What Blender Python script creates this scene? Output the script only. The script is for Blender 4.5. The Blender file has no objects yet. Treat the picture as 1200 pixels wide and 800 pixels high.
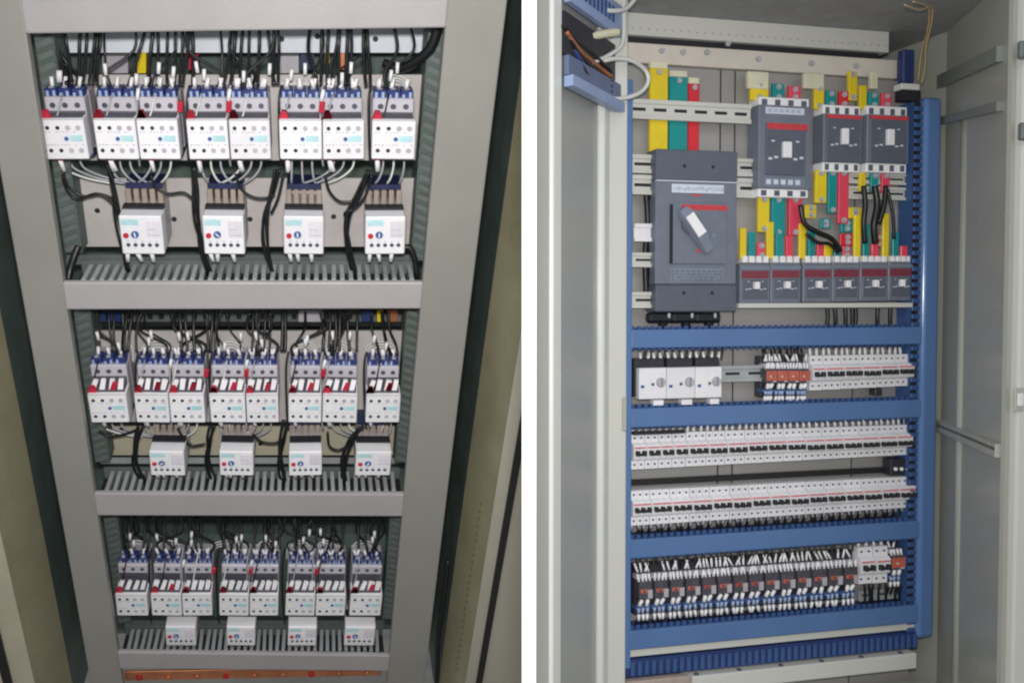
import bpy, bmesh, math, random
from mathutils import Matrix, Vector
random.seed(7)
SC = bpy.context.scene
COL = SC.collection

# ------------------------------------------------------------------ camera
F, PX, PY = 1000.0, 450.0, 400.0
CAM = Matrix(((0.9774198491363849, 0.012100579171456807, -0.21095974615533156, -0.8687992127347035),
              (-0.21124168343045852, 0.031228522178681127, -0.9769348650672683, -1.6144701995814865),
              (-0.005233516568482239, 0.9994390203440383, 0.03307952415130083, 1.4),
              (0, 0, 0, 1)))
cd = bpy.data.cameras.new('camera'); cd.sensor_width = 36; cd.sensor_fit = 'HORIZONTAL'
cd.lens = 30.0; cd.shift_x = 0.125; cd.clip_start = 0.02; cd.clip_end = 200
cam = bpy.data.objects.new('camera', cd); COL.objects.link(cam); cam.matrix_world = CAM; SC.camera = cam

# ------------------------------------------------------------------ light: room ambience and the flash above the lens
W = bpy.data.worlds.new('World'); SC.world = W; W.use_nodes = True
bg = W.node_tree.nodes['Background']; bg.inputs[0].default_value = (0.93, 0.97, 1.0, 1); bg.inputs[1].default_value = 0.5
def area_light(name, campos, target, size, power, col):
    l = bpy.data.lights.new(name, 'AREA'); l.shape = 'RECTANGLE'; l.size = size[0]; l.size_y = size[1]
    l.energy = power; l.color = col
    o = bpy.data.objects.new(name, l); COL.objects.link(o)
    p = CAM @ Vector(campos); t = CAM @ Vector(target)
    o.location = p; o.rotation_euler = (t - p).to_track_quat('-Z', 'Y').to_euler()
    return o
area_light('camera_flash', (0.0, 0.09, 0.0), (0.15, -0.05, -2.0), (0.10, 0.05), 19.0, (1.0, 0.97, 0.93))
area_light('overhead_light', (-0.09, 1.7, 0.5), (0.2, 0.0, -1.7), (1.2, 0.6), 9.0, (0.95, 0.98, 1.0))  # broad area light from overhead; no lamp fitting is built
SC.cycles.filter_width = 2.2
SC.view_settings.view_transform = 'Standard'; SC.view_settings.look = 'None'
SC.view_settings.gamma = 1.0; SC.view_settings.use_curve_mapping = False; SC.view_settings.exposure = 0.2

# ------------------------------------------------------------------ frames of the two cabinets
FL = Matrix(((0.9918985793100877, 0.12035129110348834, -0.04065433669798389, -1.0978585583626113),
             (-0.12507962640314235, 0.8693890554733332, -0.47803530966031815, -0.08182713113878254),
             (-0.02218773132792006, 0.4792475737579788, 0.8773992635200983, 1.4857374769442189),
             (0, 0, 0, 1)))
FR = Matrix.Translation((0, 0, 1.541606748925675))
FLi, FRi = FL.inverted(), FR.inverted()
CP = CAM.translation
def ray(px, py):
    return CAM.to_3x3() @ Vector(((px - PX) / F, -(py - PY) / F, -1.0))
def plane_point(Fi, px, py, d):
    o = Fi @ CP; v = Fi.to_3x3() @ ray(px, py)
    t = (d - o.y) / v.y
    return o + v * t
def PL(px, py, d=0.0): return plane_point(FLi, px, py, d)
def PR(px, py, d=0.0): return plane_point(FRi, px, py, d)
def at_depth(Fi, px, py, z):            # a point z metres in front of the camera
    return Fi @ (CP + ray(px, py) * z)

# ------------------------------------------------------------------ materials
def lin(c): c /= 255.0; return c / 12.92 if c <= 0.04045 else ((c + 0.055) / 1.055) ** 2.4
MATS = {}
def mat(name, rgb, rough=0.5, metal=0.0, vary=0.10, scale=14.0, bump=0.0, bscale=120.0, alpha=1.0, coat=0.0, inst=0.05, trans=0.0, rv=0.08):
    m = bpy.data.materials.new(name); m.use_nodes = True; nt = m.node_tree; N = nt.nodes; L = nt.links
    b = N['Principled BSDF']
    col = tuple(lin(v) for v in rgb)
    tc = N.new('ShaderNodeTexCoord'); nz = N.new('ShaderNodeTexNoise'); nz.inputs['Scale'].default_value = scale
    nz.inputs['Detail'].default_value = 6; nz.inputs['Roughness'].default_value = 0.65
    L.new(tc.outputs['Object'], nz.inputs['Vector'])
    mr = N.new('ShaderNodeMapRange'); mr.inputs['From Min'].default_value = 0.3; mr.inputs['From Max'].default_value = 0.7
    mr.inputs['To Min'].default_value = 1 - vary; mr.inputs['To Max'].default_value = 1 + vary
    L.new(nz.outputs['Fac'], mr.inputs['Value'])
    oi = N.new('ShaderNodeObjectInfo'); m2 = N.new('ShaderNodeMapRange')
    m2.inputs['To Min'].default_value = 1 - inst; m2.inputs['To Max'].default_value = 1 + inst
    L.new(oi.outputs['Random'], m2.inputs['Value'])
    mu = N.new('ShaderNodeMath'); mu.operation = 'MULTIPLY'; L.new(mr.outputs[0], mu.inputs[0]); L.new(m2.outputs[0], mu.inputs[1])
    vm = N.new('ShaderNodeVectorMath'); vm.operation = 'SCALE'; vm.inputs[0].default_value = col; L.new(mu.outputs[0], vm.inputs['Scale'])
    L.new(vm.outputs[0], b.inputs['Base Color'])
    b.inputs['Metallic'].default_value = metal
    r2 = N.new('ShaderNodeMapRange'); r2.inputs['From Min'].default_value = 0.3; r2.inputs['From Max'].default_value = 0.7
    r2.inputs['To Min'].default_value = max(0.02, rough - rv); r2.inputs['To Max'].default_value = min(1, rough + rv)
    nz2 = N.new('ShaderNodeTexNoise'); nz2.inputs['Scale'].default_value = scale * 2.3; L.new(tc.outputs['Object'], nz2.inputs['Vector'])
    L.new(nz2.outputs['Fac'], r2.inputs['Value']); L.new(r2.outputs[0], b.inputs['Roughness'])
    if bump:
        nb = N.new('ShaderNodeTexNoise'); nb.inputs['Scale'].default_value = bscale; nb.inputs['Detail'].default_value = 3
        L.new(tc.outputs['Object'], nb.inputs['Vector'])
        bp = N.new('ShaderNodeBump'); bp.inputs['Strength'].default_value = bump; bp.inputs['Distance'].default_value = 0.002
        L.new(nb.outputs['Fac'], bp.inputs['Height']); L.new(bp.outputs[0], b.inputs['Normal'])
    if coat: b.inputs['Coat Weight'].default_value = coat; b.inputs['Coat Roughness'].default_value = 0.12
    if trans: b.inputs['Transmission Weight'].default_value = trans
    if alpha < 1: b.inputs['Alpha'].default_value = alpha
    MATS[name] = m
    return m
mat('frame_grey', (135, 133, 128), 0.42, 0, 0.06, 5, 0.12, 260)
mat('frame_rail', (157, 153, 154), 0.40, 0, 0.05, 6, 0.12, 260)
mat('door_grey', (158, 154, 142), 0.45, 0, 0.05, 5, 0.12, 200)
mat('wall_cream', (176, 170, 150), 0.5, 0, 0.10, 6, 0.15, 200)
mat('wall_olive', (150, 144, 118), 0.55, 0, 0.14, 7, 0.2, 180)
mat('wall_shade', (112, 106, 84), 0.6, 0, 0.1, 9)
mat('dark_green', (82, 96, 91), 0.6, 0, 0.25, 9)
mat('duct_green', (98, 105, 104), 0.5, 0, 0.14, 20)
mat('duct_grey', (158, 162, 164), 0.5, 0, 0.12, 20)
mat('support_beige', (206, 198, 188), 0.4, 0, 0.08, 8, 0.1, 90)
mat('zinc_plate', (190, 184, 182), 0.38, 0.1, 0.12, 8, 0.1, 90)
mat('bright_plate', (214, 219, 228), 0.32, 0.0, 0.10, 6, 0.1, 90)
mat('white_plastic', (224, 223, 227), 0.42, 0, 0.04, 40)
mat('cream_plastic', (214, 208, 214), 0.45, 0, 0.06, 40)
mat('step_plastic', (188, 184, 194), 0.45, 0, 0.05, 40)
mat('grey_plastic', (172, 168, 176), 0.45, 0, 0.08, 40)
mat('tan_plastic', (160, 146, 136), 0.5, 0, 0.15, 40)
mat('blue_terminal', (40, 54, 112), 0.45, 0, 0.25, 60)
mat('blue_dark', (34, 42, 80), 0.5, 0, 0.25, 60)
mat('screw_steel', (96, 98, 108), 0.35, 0.5, 0.2, 80)
mat('slot_shade', (84, 82, 92), 0.6, 0, 0.2, 60)
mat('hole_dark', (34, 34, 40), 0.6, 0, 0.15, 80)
mat('label_teal', (170, 206, 212), 0.5, 0, 0.15, 60)
mat('label_lavender', (150, 170, 205), 0.5, 0, 0.15, 60)
mat('button_red', (186, 44, 60), 0.42, 0, 0.1, 60)
mat('button_blue', (60, 90, 150), 0.42, 0, 0.1, 60)
mat('tag_red', (176, 30, 56), 0.45, 0, 0.15, 60)
mat('ferrule_white', (232, 231, 234), 0.4, 0, 0.04, 60)
mat('wire_black', (20, 21, 24), 0.42, 0, 0.2, 40)
mat('wire_clear', (158, 158, 166), 0.35, 0, 0.15, 40)
mat('wire_white', (206, 208, 204), 0.4, 0, 0.08, 40)
mat('wire_cream', (214, 210, 184), 0.45, 0, 0.08, 40)
mat('wire_orange', (186, 160, 110), 0.5, 0, 0.1, 40)
mat('copper', (200, 132, 96), 0.4, 0.6, 0.2, 20)
mat('bar_yellow', (222, 196, 32), 0.38, 0, 0.08, 20, 0.1, 80)
mat('bar_green', (10, 138, 138), 0.38, 0, 0.08, 20, 0.1, 80)
mat('bar_red', (206, 40, 56), 0.38, 0, 0.08, 20, 0.1, 80)
mat('bar_pink', (218, 70, 92), 0.38, 0, 0.08, 20, 0.1, 80)
mat('frame_blue', (84, 116, 164), 0.26, 0, 0.06, 6, 0.1, 200)
mat('duct_blue', (54, 82, 130), 0.45, 0, 0.14, 20)
mat('duct_lavender', (142, 158, 196), 0.4, 0, 0.08, 20)
mat('duct_slate', (96, 108, 140), 0.4, 0, 0.08, 20)
mat('dark_blue', (38, 56, 106), 0.45, 0, 0.1, 20)
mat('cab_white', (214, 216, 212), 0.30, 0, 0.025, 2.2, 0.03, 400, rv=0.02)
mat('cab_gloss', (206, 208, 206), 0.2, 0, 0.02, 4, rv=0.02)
mat('side_gloss', (168, 169, 160), 0.16, 0, 0.02, 4, rv=0.02)
mat('post_blue', (84, 116, 164), 0.16, 0, 0.04, 6, rv=0.03)
mat('cab_light', (196, 196, 190), 0.34, 0, 0.025, 2.2, 0.03, 400, rv=0.02)
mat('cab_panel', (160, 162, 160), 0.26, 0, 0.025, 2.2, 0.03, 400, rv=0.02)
mat('cab_side', (164, 165, 156), 0.28, 0, 0.025, 2.2, 0.03, 400, rv=0.02)
mat('ceiling_grey', (146, 146, 148), 0.6, 0, 0.12, 30, 0.2, 300)
mat('back_plate', (158, 156, 154), 0.42, 0.15, 0.06, 5, 0.05, 100)
mat('stiffener_grey', (126, 131, 126), 0.4, 0, 0.05, 10)
mat('gasket', (26, 26, 26), 0.6, 0, 0.1, 30)
mat('breaker_grey', (108, 114, 128), 0.46, 0, 0.08, 30, 0.1, 300)
mat('breaker_dark', (88, 94, 107), 0.46, 0, 0.08, 30)
mat('breaker_light', (118, 126, 142), 0.46, 0, 0.08, 30)
mat('print_white', (204, 210, 222), 0.5, 0, 0.15, 300)
mat('print_blue', (168, 178, 198), 0.5, 0, 0.15, 300)
mat('print_red', (196, 62, 70), 0.5, 0, 0.15, 120)
mat('maroon', (122, 52, 66), 0.5, 0, 0.15, 120)
mat('relay_rust', (160, 74, 66), 0.42, 0, 0.2, 80)
mat('relay_orange', (186, 98, 80), 0.42, 0, 0.2, 80)
mat('relay_brown', (74, 72, 80), 0.38, 0, 0.25, 80)
mat('red_pale', (206, 122, 128), 0.5, 0, 0.12, 200)
mat('cable_black_matt', (30, 32, 34), 0.6, 0, 0.2, 40)
mat('relay_dark', (44, 44, 52), 0.38, 0, 0.2, 80)
mat('lever_grey', (176, 178, 184), 0.35, 0.1, 0.06, 60)
mat('divider_white', (250, 250, 250), 0.6, 0, 0.01, 8)
mat('concrete', (120, 118, 112), 0.8, 0, 0.2, 5, 0.3, 60)

# ------------------------------------------------------------------ mesh helpers
class MB:
    def __init__(s): s.v = []; s.f = []; s.sm = []
    def add(s, vs, fs, smooth=False):
        n = len(s.v); s.v += [tuple(p) for p in vs]
        for f in fs: s.f.append(tuple(i + n for i in f)); s.sm.append(smooth)
        return s
    def box(s, x0, x1, y0, y1, z0, z1, b=0.0):
        if x0 > x1: x0, x1 = x1, x0
        if y0 > y1: y0, y1 = y1, y0
        if z0 > z1: z0, z1 = z1, z0
        if b <= 0:
            vs = [(x, y, z) for x in (x0, x1) for y in (y0, y1) for z in (z0, z1)]
            return s.add(vs, [(0, 1, 3, 2), (4, 6, 7, 5), (0, 4, 5, 1), (2, 3, 7, 6), (0, 2, 6, 4), (1, 5, 7, 3)])
        b = min(b, (x1 - x0) * .45, (y1 - y0) * .45, (z1 - z0) * .45)
        A = (x0, x1); B = (y0, y1); C = (z0, z1); vs = []; ix = {}
        for i in (0, 1):
            for j in (0, 1):
                for k in (0, 1):
                    px, py, pz = A[i], B[j], C[k]
                    sx, sy, sz = (b, -b)[i], (b, -b)[j], (b, -b)[k]
                    ix[i, j, k, 0] = len(vs); vs.append((px, py + sy, pz + sz))
                    ix[i, j, k, 1] = len(vs); vs.append((px + sx, py, pz + sz))
                    ix[i, j, k, 2] = len(vs); vs.append((px + sx, py + sy, pz))
        fs = []
        for a in (0, 1):
            fs.append([ix[a, 0, 0, 0], ix[a, 1, 0, 0], ix[a, 1, 1, 0], ix[a, 0, 1, 0]][::(-1 if a == 0 else 1)])
            fs.append([ix[0, a, 0, 1], ix[1, a, 0, 1], ix[1, a, 1, 1], ix[0, a, 1, 1]][::(1 if a == 0 else -1)])
            fs.append([ix[0, 0, a, 2], ix[1, 0, a, 2], ix[1, 1, a, 2], ix[0, 1, a, 2]][::(-1 if a == 0 else 1)])
        for i in (0, 1):
            for j in (0, 1):
                fs.append([ix[i, j, 0, 0], ix[i, j, 1, 0], ix[i, j, 1, 1], ix[i, j, 0, 1]][::(-1 if i == j else 1)])
                fs.append([ix[i, 0, j, 0], ix[i, 1, j, 0], ix[i, 1, j, 2], ix[i, 0, j, 2]][::(1 if i == j else -1)])
                fs.append([ix[0, i, j, 1], ix[1, i, j, 1], ix[1, i, j, 2], ix[0, i, j, 2]][::(-1 if i == j else 1)])
        for i in (0, 1):
            for j in (0, 1):
                for k in (0, 1):
                    fs.append([ix[i, j, k, 0], ix[i, j, k, 1], ix[i, j, k, 2]][::(1 if (i + j + k) % 2 == 0 else -1)])
        return s.add(vs, fs)
    def cyl(s, c, axis, r, h, n=10, r2=None):
        c = Vector(c); a = Vector(axis).normalized(); u = a.orthogonal().normalized(); w = a.cross(u)
        r2 = r if r2 is None else r2; vs = []
        for k in range(n):
            t = 2 * math.pi * k / n; d = u * math.cos(t) + w * math.sin(t)
            vs.append(c + d * r); vs.append(c + a * h + d * r2)
        fs = [tuple(2 * k for k in range(n))[::-1], tuple(2 * k + 1 for k in range(n))]
        s.add(vs, fs)
        n0 = len(s.v) - len(vs)
        for k in range(n):
            q = (k + 1) % n; s.f.append((n0 + 2 * k, n0 + 2 * q, n0 + 2 * q + 1, n0 + 2 * k + 1)); s.sm.append(True)
        return s
    def prism_yz(s, prof, x0, x1):        # profile in (y,z), anticlockwise seen from -x
        n = len(prof); vs = [(x0, y, z) for y, z in prof] + [(x1, y, z) for y, z in prof]
        fs = [tuple(range(n)), tuple(range(2 * n - 1, n - 1, -1))]
        for k in range(n):
            q = (k + 1) % n; fs.append((k, n + k, n + q, q))
        return s.add(vs, fs)
    def prism_xz(s, prof, y0, y1):
        n = len(prof); vs = [(x, y0, z) for x, z in prof] + [(x, y1, z) for x, z in prof]
        fs = [tuple(range(n)), tuple(range(2 * n - 1, n - 1, -1))]
        for k in range(n):
            q = (k + 1) % n; fs.append((k, n + k, n + q, q))
        return s.add(vs, fs)
    def panel(s, a, b, z0, z1, th):       # upright board between two (x,y) points
        ax, ay = a; bx, by = b; d = Vector((bx - ax, by - ay)); d.normalize(); nx, ny = -d.y * th, d.x * th
        vs = [(ax, ay, z0), (bx, by, z0), (bx + nx, by + ny, z0), (ax + nx, ay + ny, z0),
              (ax, ay, z1), (bx, by, z1), (bx + nx, by + ny, z1), (ax + nx, ay + ny, z1)]
        return s.add(vs, [(0, 1, 5, 4), (1, 2, 6, 5), (2, 3, 7, 6), (3, 0, 4, 7), (3, 2, 1, 0), (4, 5, 6, 7)])
    def tube(s, pts, r, n=6, sub=5):
        P = [Vector(p) for p in pts]
        if len(P) > 2:
            Q = []
            for i in range(len(P) - 1):
                p0 = P[max(i - 1, 0)]; p1 = P[i]; p2 = P[i + 1]; p3 = P[min(i + 2, len(P) - 1)]
                for k in range(sub):
                    t = k / sub
                    Q.append(0.5 * (2 * p1 + (p2 - p0) * t + (2 * p0 - 5 * p1 + 4 * p2 - p3) * t * t + (3 * p1 - p0 - 3 * p2 + p3) * t ** 3))
            Q.append(P[-1]); P = Q
        base = len(s.v); u = None
        for i, p in enumerate(P):
            d = (P[min(i + 1, len(P) - 1)] - P[max(i - 1, 0)])
            if d.length < 1e-9: d = Vector((0, 0, 1))
            d.normalize()
            u = d.orthogonal() if u is None else (u - d * u.dot(d))
            if u.length < 1e-6: u = d.orthogonal()
            u.normalize(); w = d.cross(u)
            for k in range(n):
                t = 2 * math.pi * k / n
                s.v.append(tuple(p + (u * math.cos(t) + w * math.sin(t)) * r))
        for i in range(len(P) - 1):
            for k in range(n):
                q = (k + 1) % n; a = base + i * n
                s.f.append((a + k, a + q, a + n + q, a + n + k)); s.sm.append(True)
        s.f.append(tuple(base + k for k in range(n))[::-1]); s.sm.append(False)
        e = base + (len(P) - 1) * n
        s.f.append(tuple(e + k for k in range(n))); s.sm.append(False)
        return s
    def mesh(s, name, m, clip=None):
        me = bpy.data.meshes.new(name); me.from_pydata(s.v, [], s.f)
        me.polygons.foreach_set('use_smooth', s.sm)
        me.materials.append(MATS[m])
        if clip:
            bm = bmesh.new(); bm.from_mesh(me)
            for co, no in clip:
                bmesh.ops.bisect_plane(bm, geom=bm.verts[:] + bm.edges[:] + bm.faces[:], plane_co=co, plane_no=no, clear_outer=True)
                bmesh.ops.holes_fill(bm, edges=[e for e in bm.edges if e.is_boundary])
            bm.to_mesh(me); bm.free()
        bm = bmesh.new(); bm.from_mesh(me); bmesh.ops.recalc_face_normals(bm, faces=bm.faces); bm.to_mesh(me); bm.free()
        me.update(); return me
    def build(s, name, m, parent=None, M=None, stuff=False, label=None, clip=None):
        return link_obj(name, s.mesh(name, m, clip), parent, M, stuff, label)
def link_obj(name, me, parent=None, M=None, stuff=False, label=None):
    o = bpy.data.objects.new(name, me); COL.objects.link(o)
    if parent: o.parent = parent
    if M is not None: o.matrix_basis = M
    if stuff: o['kind'] = 'stuff'
    if label: o['label'] = label
    return o
def tag(o, label, cat=None, group=None, kind=None):
    if label: o['label'] = label
    if cat: o['category'] = cat
    if group: o['group'] = group
    if kind: o['kind'] = kind
    return o
def thing(name, label, cat, M, group=None):
    o = bpy.data.objects.new(name, None); COL.objects.link(o); o.empty_display_size = 0.02
    o.matrix_basis = M
    return tag(o, label, cat, group)
def copy_tree(o, M, label):
    r = o.copy(); COL.objects.link(r); r.matrix_basis = M; r['label'] = label
    for ch in list(o.children):
        c = ch.copy(); COL.objects.link(c); c.parent = r
        for g in list(ch.children):
            d = g.copy(); COL.objects.link(d); d.parent = c
    return r
class Proto:                               # the first call moves the built thing, later calls copy it
    def __init__(s, o): s.o = o; s.used = False
    def put(s, M, label):
        if not s.used:
            s.used = True; s.o.matrix_basis = M; s.o['label'] = label; return s.o
        return copy_tree(s.o, M, label)
T = Matrix.Translation
def S3(x, y, z): return Matrix.Diagonal((x, y, z, 1))
ORD = ['first', 'second', 'third', 'fourth', 'fifth', 'sixth', 'seventh', 'eighth', 'ninth', 'tenth', 'eleventh', 'twelfth',
       'thirteenth', 'fourteenth', 'fifteenth', 'sixteenth']

# ------------------------------------------------------------------ floor and the white partition added for the blank strip between the two views
fl = MB().box(-4, 4, -3, 4, -0.05, 0.0).build('floor', 'concrete'); tag(fl, None, kind='structure')
RD = ray(620, 400); RD.z = 0; RD.normalize(); RN = Vector((RD.y, -RD.x, 0))     # along and across the partition (RN points to the right-hand cabinet)
zc = 1.0
TH = 0.0160 * zc
pc = MB(); a = CP + RD * zc; b = CP + RD * 3.4
for_v = []
for p in (a, b):
    for sgn in (-1, 1):
        for z in (0.002, 2.7):
            q = p + RN * (sgn * TH * 0.5); for_v.append((q.x, q.y, z))
pc.add(for_v, [(0, 1, 3, 2), (4, 6, 7, 5), (0, 4, 5, 1), (2, 3, 7, 6), (0, 2, 6, 4), (1, 5, 7, 3)])
part = pc.build('divider_board', 'divider_white')
tag(part, 'added narrow white partition board standing upright between the grey and the blue-framed cabinet', 'divider')
def clip_plane(Fi, side):                 # keeps what lies on one side of the partition (-1: grey cabinet, +1: blue one)
    p = CP + RN * (side * TH * 0.3)
    return [(Fi @ p, Fi.to_3x3() @ (RN * -side))]
CL_L = clip_plane(FLi, -1); CL_R = clip_plane(FRi, 1)

# ================================================================== LEFT: grey cabinet with three tiers of contactors
def tilt(px, py, d=0.0):                  # how a level line of the photograph runs on the frame plane there
    a, b = PL(px - 20, py, d), PL(px + 20, py, d); return math.atan2(b.z - a.z, b.x - a.x)
def ML(px, py, d=0.0): return FL @ T(PL(px, py, d)) @ Matrix.Rotation(-tilt(px, py, d), 4, 'Y')
def slab_L(mb, pts_px, d0, d1):           # four picture points on the plane d0, pushed back to d1
    P = [PL(x, y, d0) for x, y in pts_px]
    vs = [tuple(p) for p in P] + [(p.x, d1, p.z) for p in P]
    return mb.add(vs, [(0, 1, 2, 3), (7, 6, 5, 4), (0, 4, 5, 1), (1, 5, 6, 2), (2, 6, 7, 3), (3, 7, 4, 0)])
cabL = thing('control_cabinet', 'tall grey open cabinet with three tiers of white contactors behind its frame', 'cabinet', FL)
def bevel_obj(o, w=0.003, seg=2):
    m = o.modifiers.new('bevel', 'BEVEL'); m.width = w; m.segments = seg; m.limit_method = 'ANGLE'; return o
ZT, ZB = 0.62, -1.30
XI0, XI1, XO0, XO1 = 0.0, 0.62, -0.0729, 0.7106
bevel_obj(MB().box(XO0, XI0, 0.0, 0.02, ZB, ZT).build('post', 'frame_grey', cabL))
bevel_obj(MB().box(XI1, XO1, 0.0, 0.02, ZB, ZT).build('post', 'frame_grey', cabL))
def rail_L(tl, tr, br, bl):
    P = [PL(x, y, -0.002) for x, y in (tl, tr, br, bl)]
    x0, x1 = XI0 - 0.001, XI1 + 0.001
    def ext(p, q, x): t = (x - p.x) / (q.x - p.x); return p.z + (q.z - p.z) * t
    prof = [(x0, ext(P[0], P[1], x0)), (x1, ext(P[0], P[1], x1)), (x1, ext(P[3], P[2], x1)), (x0, ext(P[3], P[2], x0))]
    return bevel_obj(MB().prism_xz(prof, -0.002, 0.010).build('rail', 'frame_rail', cabL))
rail_L((20, -62), (540, -68), (523, 33), (37, 40))
rail_L((78, 331), (493, 331), (491, 362), (80, 363))
rail_L((112, 578), (470, 579), (472, 605), (115, 604))
rail_L((140, 764), (450, 768), (450, 786), (142, 783))
# shell
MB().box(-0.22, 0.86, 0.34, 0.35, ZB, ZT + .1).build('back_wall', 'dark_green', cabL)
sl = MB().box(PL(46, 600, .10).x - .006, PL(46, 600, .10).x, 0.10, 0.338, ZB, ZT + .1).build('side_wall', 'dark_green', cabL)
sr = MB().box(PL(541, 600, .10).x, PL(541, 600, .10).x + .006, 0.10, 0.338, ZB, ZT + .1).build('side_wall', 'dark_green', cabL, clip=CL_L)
MB().box(-0.16, 0.80, 0.0, 0.34, ZT, ZT + 0.01).build('top_wall', 'frame_grey', cabL, clip=CL_L)
# doors and flanges beside the posts
def xL(px, d): return PL(px, 600, d).x
def door_side(seq, clip=None):
    for nm, m, p0, d0, p1, d1, th in seq:
        o = MB().panel((xL(p0, d0), d0), (xL(p1, d1), d1), ZB, ZT + 0.1, th).build(nm, m, cabL, clip=clip)
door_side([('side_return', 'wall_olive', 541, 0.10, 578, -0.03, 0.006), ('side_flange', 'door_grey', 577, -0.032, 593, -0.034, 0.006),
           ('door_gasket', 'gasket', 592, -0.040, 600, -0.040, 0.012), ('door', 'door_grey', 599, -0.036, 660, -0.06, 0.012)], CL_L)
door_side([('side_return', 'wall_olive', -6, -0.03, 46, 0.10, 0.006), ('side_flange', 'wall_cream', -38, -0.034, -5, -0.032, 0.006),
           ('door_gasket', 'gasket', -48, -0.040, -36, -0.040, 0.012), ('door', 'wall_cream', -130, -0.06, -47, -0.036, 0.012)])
for k in range(26):
    d_ = 0.02; p = PL(560, 600, d_); z = -0.55 - k * 0.021
    x = xL(541, .10) + (xL(578, -.03) - xL(541, .10)) * ((.10 - d_) / .13)
    MB().cyl((x - .0012, d_, z), (-.96, -.28, 0), .0034, .0012, 8).build('punch_hole', 'wall_shade', cabL)
for pxx, pyy, dd_ in ((608, 772, -.0375),):
    p = PL(pxx, pyy, dd_ - .003); MB().cyl(p, (0, -1, 0), .004, .004, 8).build('rivet', 'screw_steel', cabL)
# mounting plates behind the devices
def plate_L(name, m, x0, x1, y0, y1, d, th=0.004, holes=()):
    o = slab_L(MB(), [(x0, y0), (x1, y0), (x1, y1), (x0, y1)], d, d + th).build(name, m, cabL)
    for hx, hy in holes:
        p = PL(hx, hy, d - 0.0006); MB().cyl(p, (0, 1, 0), 0.005, 0.0004, 10).build('slot_hole', 'hole_dark', cabL)
    return o
PD = 0.135
plate_L('top_plate', 'bright_plate', 60, 505, 14, 62, 0.20, holes=((440, 46), (330, 46), (372, 43)))
plate_L('device_plate', 'zinc_plate', 62, 497, 88, 188, PD, holes=((478, 118),))
plate_L('device_plate', 'zinc_plate', 78, 490, 209, 289, PD, holes=((114, 247), (204, 257), (293, 257), (391, 254)))
plate_L('duct_lip', 'duct_green', 78, 490, 299, 310, 0.12)
plate_L('terminal_duct', 'duct_green', 112, 478, 353, 377, 0.2)
plate_L('duct_lip', 'hole_dark', 100, 480, 378, 382, 0.19)
plate_L('device_plate', 'zinc_plate', 112, 474, 388, 494, PD)
plate_L('device_plate', 'wall_cream', 118, 470, 500, 533, PD, holes=((142, 503), (222, 520), (305, 520)))
plate_L('duct_lip', 'duct_grey', 118, 467, 537, 543, 0.13)
plate_L('duct_lip', 'duct_green', 122, 466, 548, 556, 0.12)
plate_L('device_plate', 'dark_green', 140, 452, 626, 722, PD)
plate_L('duct_lip', 'duct_green', 146, 450, 728, 736, 0.11)
# coloured terminals at the back
def bit_L(name, m, x0, x1, y0, y1, d, depth=0.03):
    return slab_L(MB(), [(x0, y0), (x1, y0), (x1, y1), (x0, y1)], d, d + depth).build(name, m, cabL)
for m, x0, x1, y0, y1 in (('bar_yellow', 161, 171, 62, 86), ('blue_dark', 352, 368, 64, 82), ('copper', 396, 404, 62, 82), ('bar_yellow', 381, 386, 62, 74),
                          ('tag_red', 221, 232, 64, 82), ('grey_plastic', 120, 150, 66, 86), ('grey_plastic', 328, 350, 66, 86)):
    bit_L('back_terminal', m, x0, x1, y0, y1, 0.21)
for m, x0, x1 in (('dark_blue', 424, 437), ('bar_yellow', 442, 449), ('copper', 454, 466), ('dark_blue', 112, 124), ('dark_blue', 128, 142), ('grey_plastic', 350, 380)):
    bit_L('back_terminal', m, x0, x1, 364, 377, 0.16)
for k in range(21):
    x = 150 + k * 13; p = PL(x, 371, 0.199); MB().box(p.x - .005, p.x + .005, .197, .2, p.z - .005, p.z + .005).build('slot_hole', 'hole_dark', cabL)
# side ducts with slots
FING = {}
def shared(key, maker, m):
    if key not in FING: FING[key] = maker().mesh(key[0], m)
    return FING[key]
fs_me = shared(('finger', 'side'), lambda: MB().box(-0.014, 0.014, -0.004, 0.0, -0.0045, 0.0045), 'duct_green')
for x in (-0.002, 0.622):
    for z0, z1 in ((-0.02, 0.385), (-0.495, -0.09), (-0.975, -0.575)):
        dct = MB().box(x - 0.015, x + 0.015, 0.09, 0.16, z0, z1).build('side_duct', 'dark_green', cabL)
        z = z0 + 0.012
        while z < z1 - 0.006:
            link_obj('finger', fs_me, dct, T((x, 0.09, z)) @ Matrix.Rotation(math.radians(-24 if x < .3 else 24), 4, 'Y')); z += 0.0185
# bottom ducts: combs of fingers seen from above
ft_me = shared(('finger', 'top'), lambda: MB().box(-0.0042, 0.0042, 0.0, 0.062, -0.03, 0.0, 0.001), 'duct_grey')
for yb, xa, xb in ((327, 92, 488), (574, 120, 466), (761, 146, 446)):
    A, B = PL(xa, yb, 0.040), PL(xb, yb, 0.040); n = 38 if yb < 600 else 40
    yt = A.z + 0.002
    dct = MB().prism_xz([(A.x - .01, A.z - .05), (B.x + .01, B.z - .05), (B.x + .01, B.z - .018), (A.x - .01, A.z - .018)], 0.038, 0.10).build('bottom_duct', 'hole_dark', cabL)
    for k in range(n):
        p = A.lerp(B, (k + .5) / n)
        link_obj('finger', ft_me, dct, T((p.x, 0.04, p.z)) @ Matrix.Rotation(random.uniform(-.03, .03), 4, 'Z'))
    MB().prism_xz([(A.x - .01, A.z - .03), (B.x + .01, B.z - .03), (B.x + .01, B.z + .006), (A.x - .01, A.z + .006)], 0.104, 0.108).build('duct_back', 'duct_green', cabL)
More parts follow.
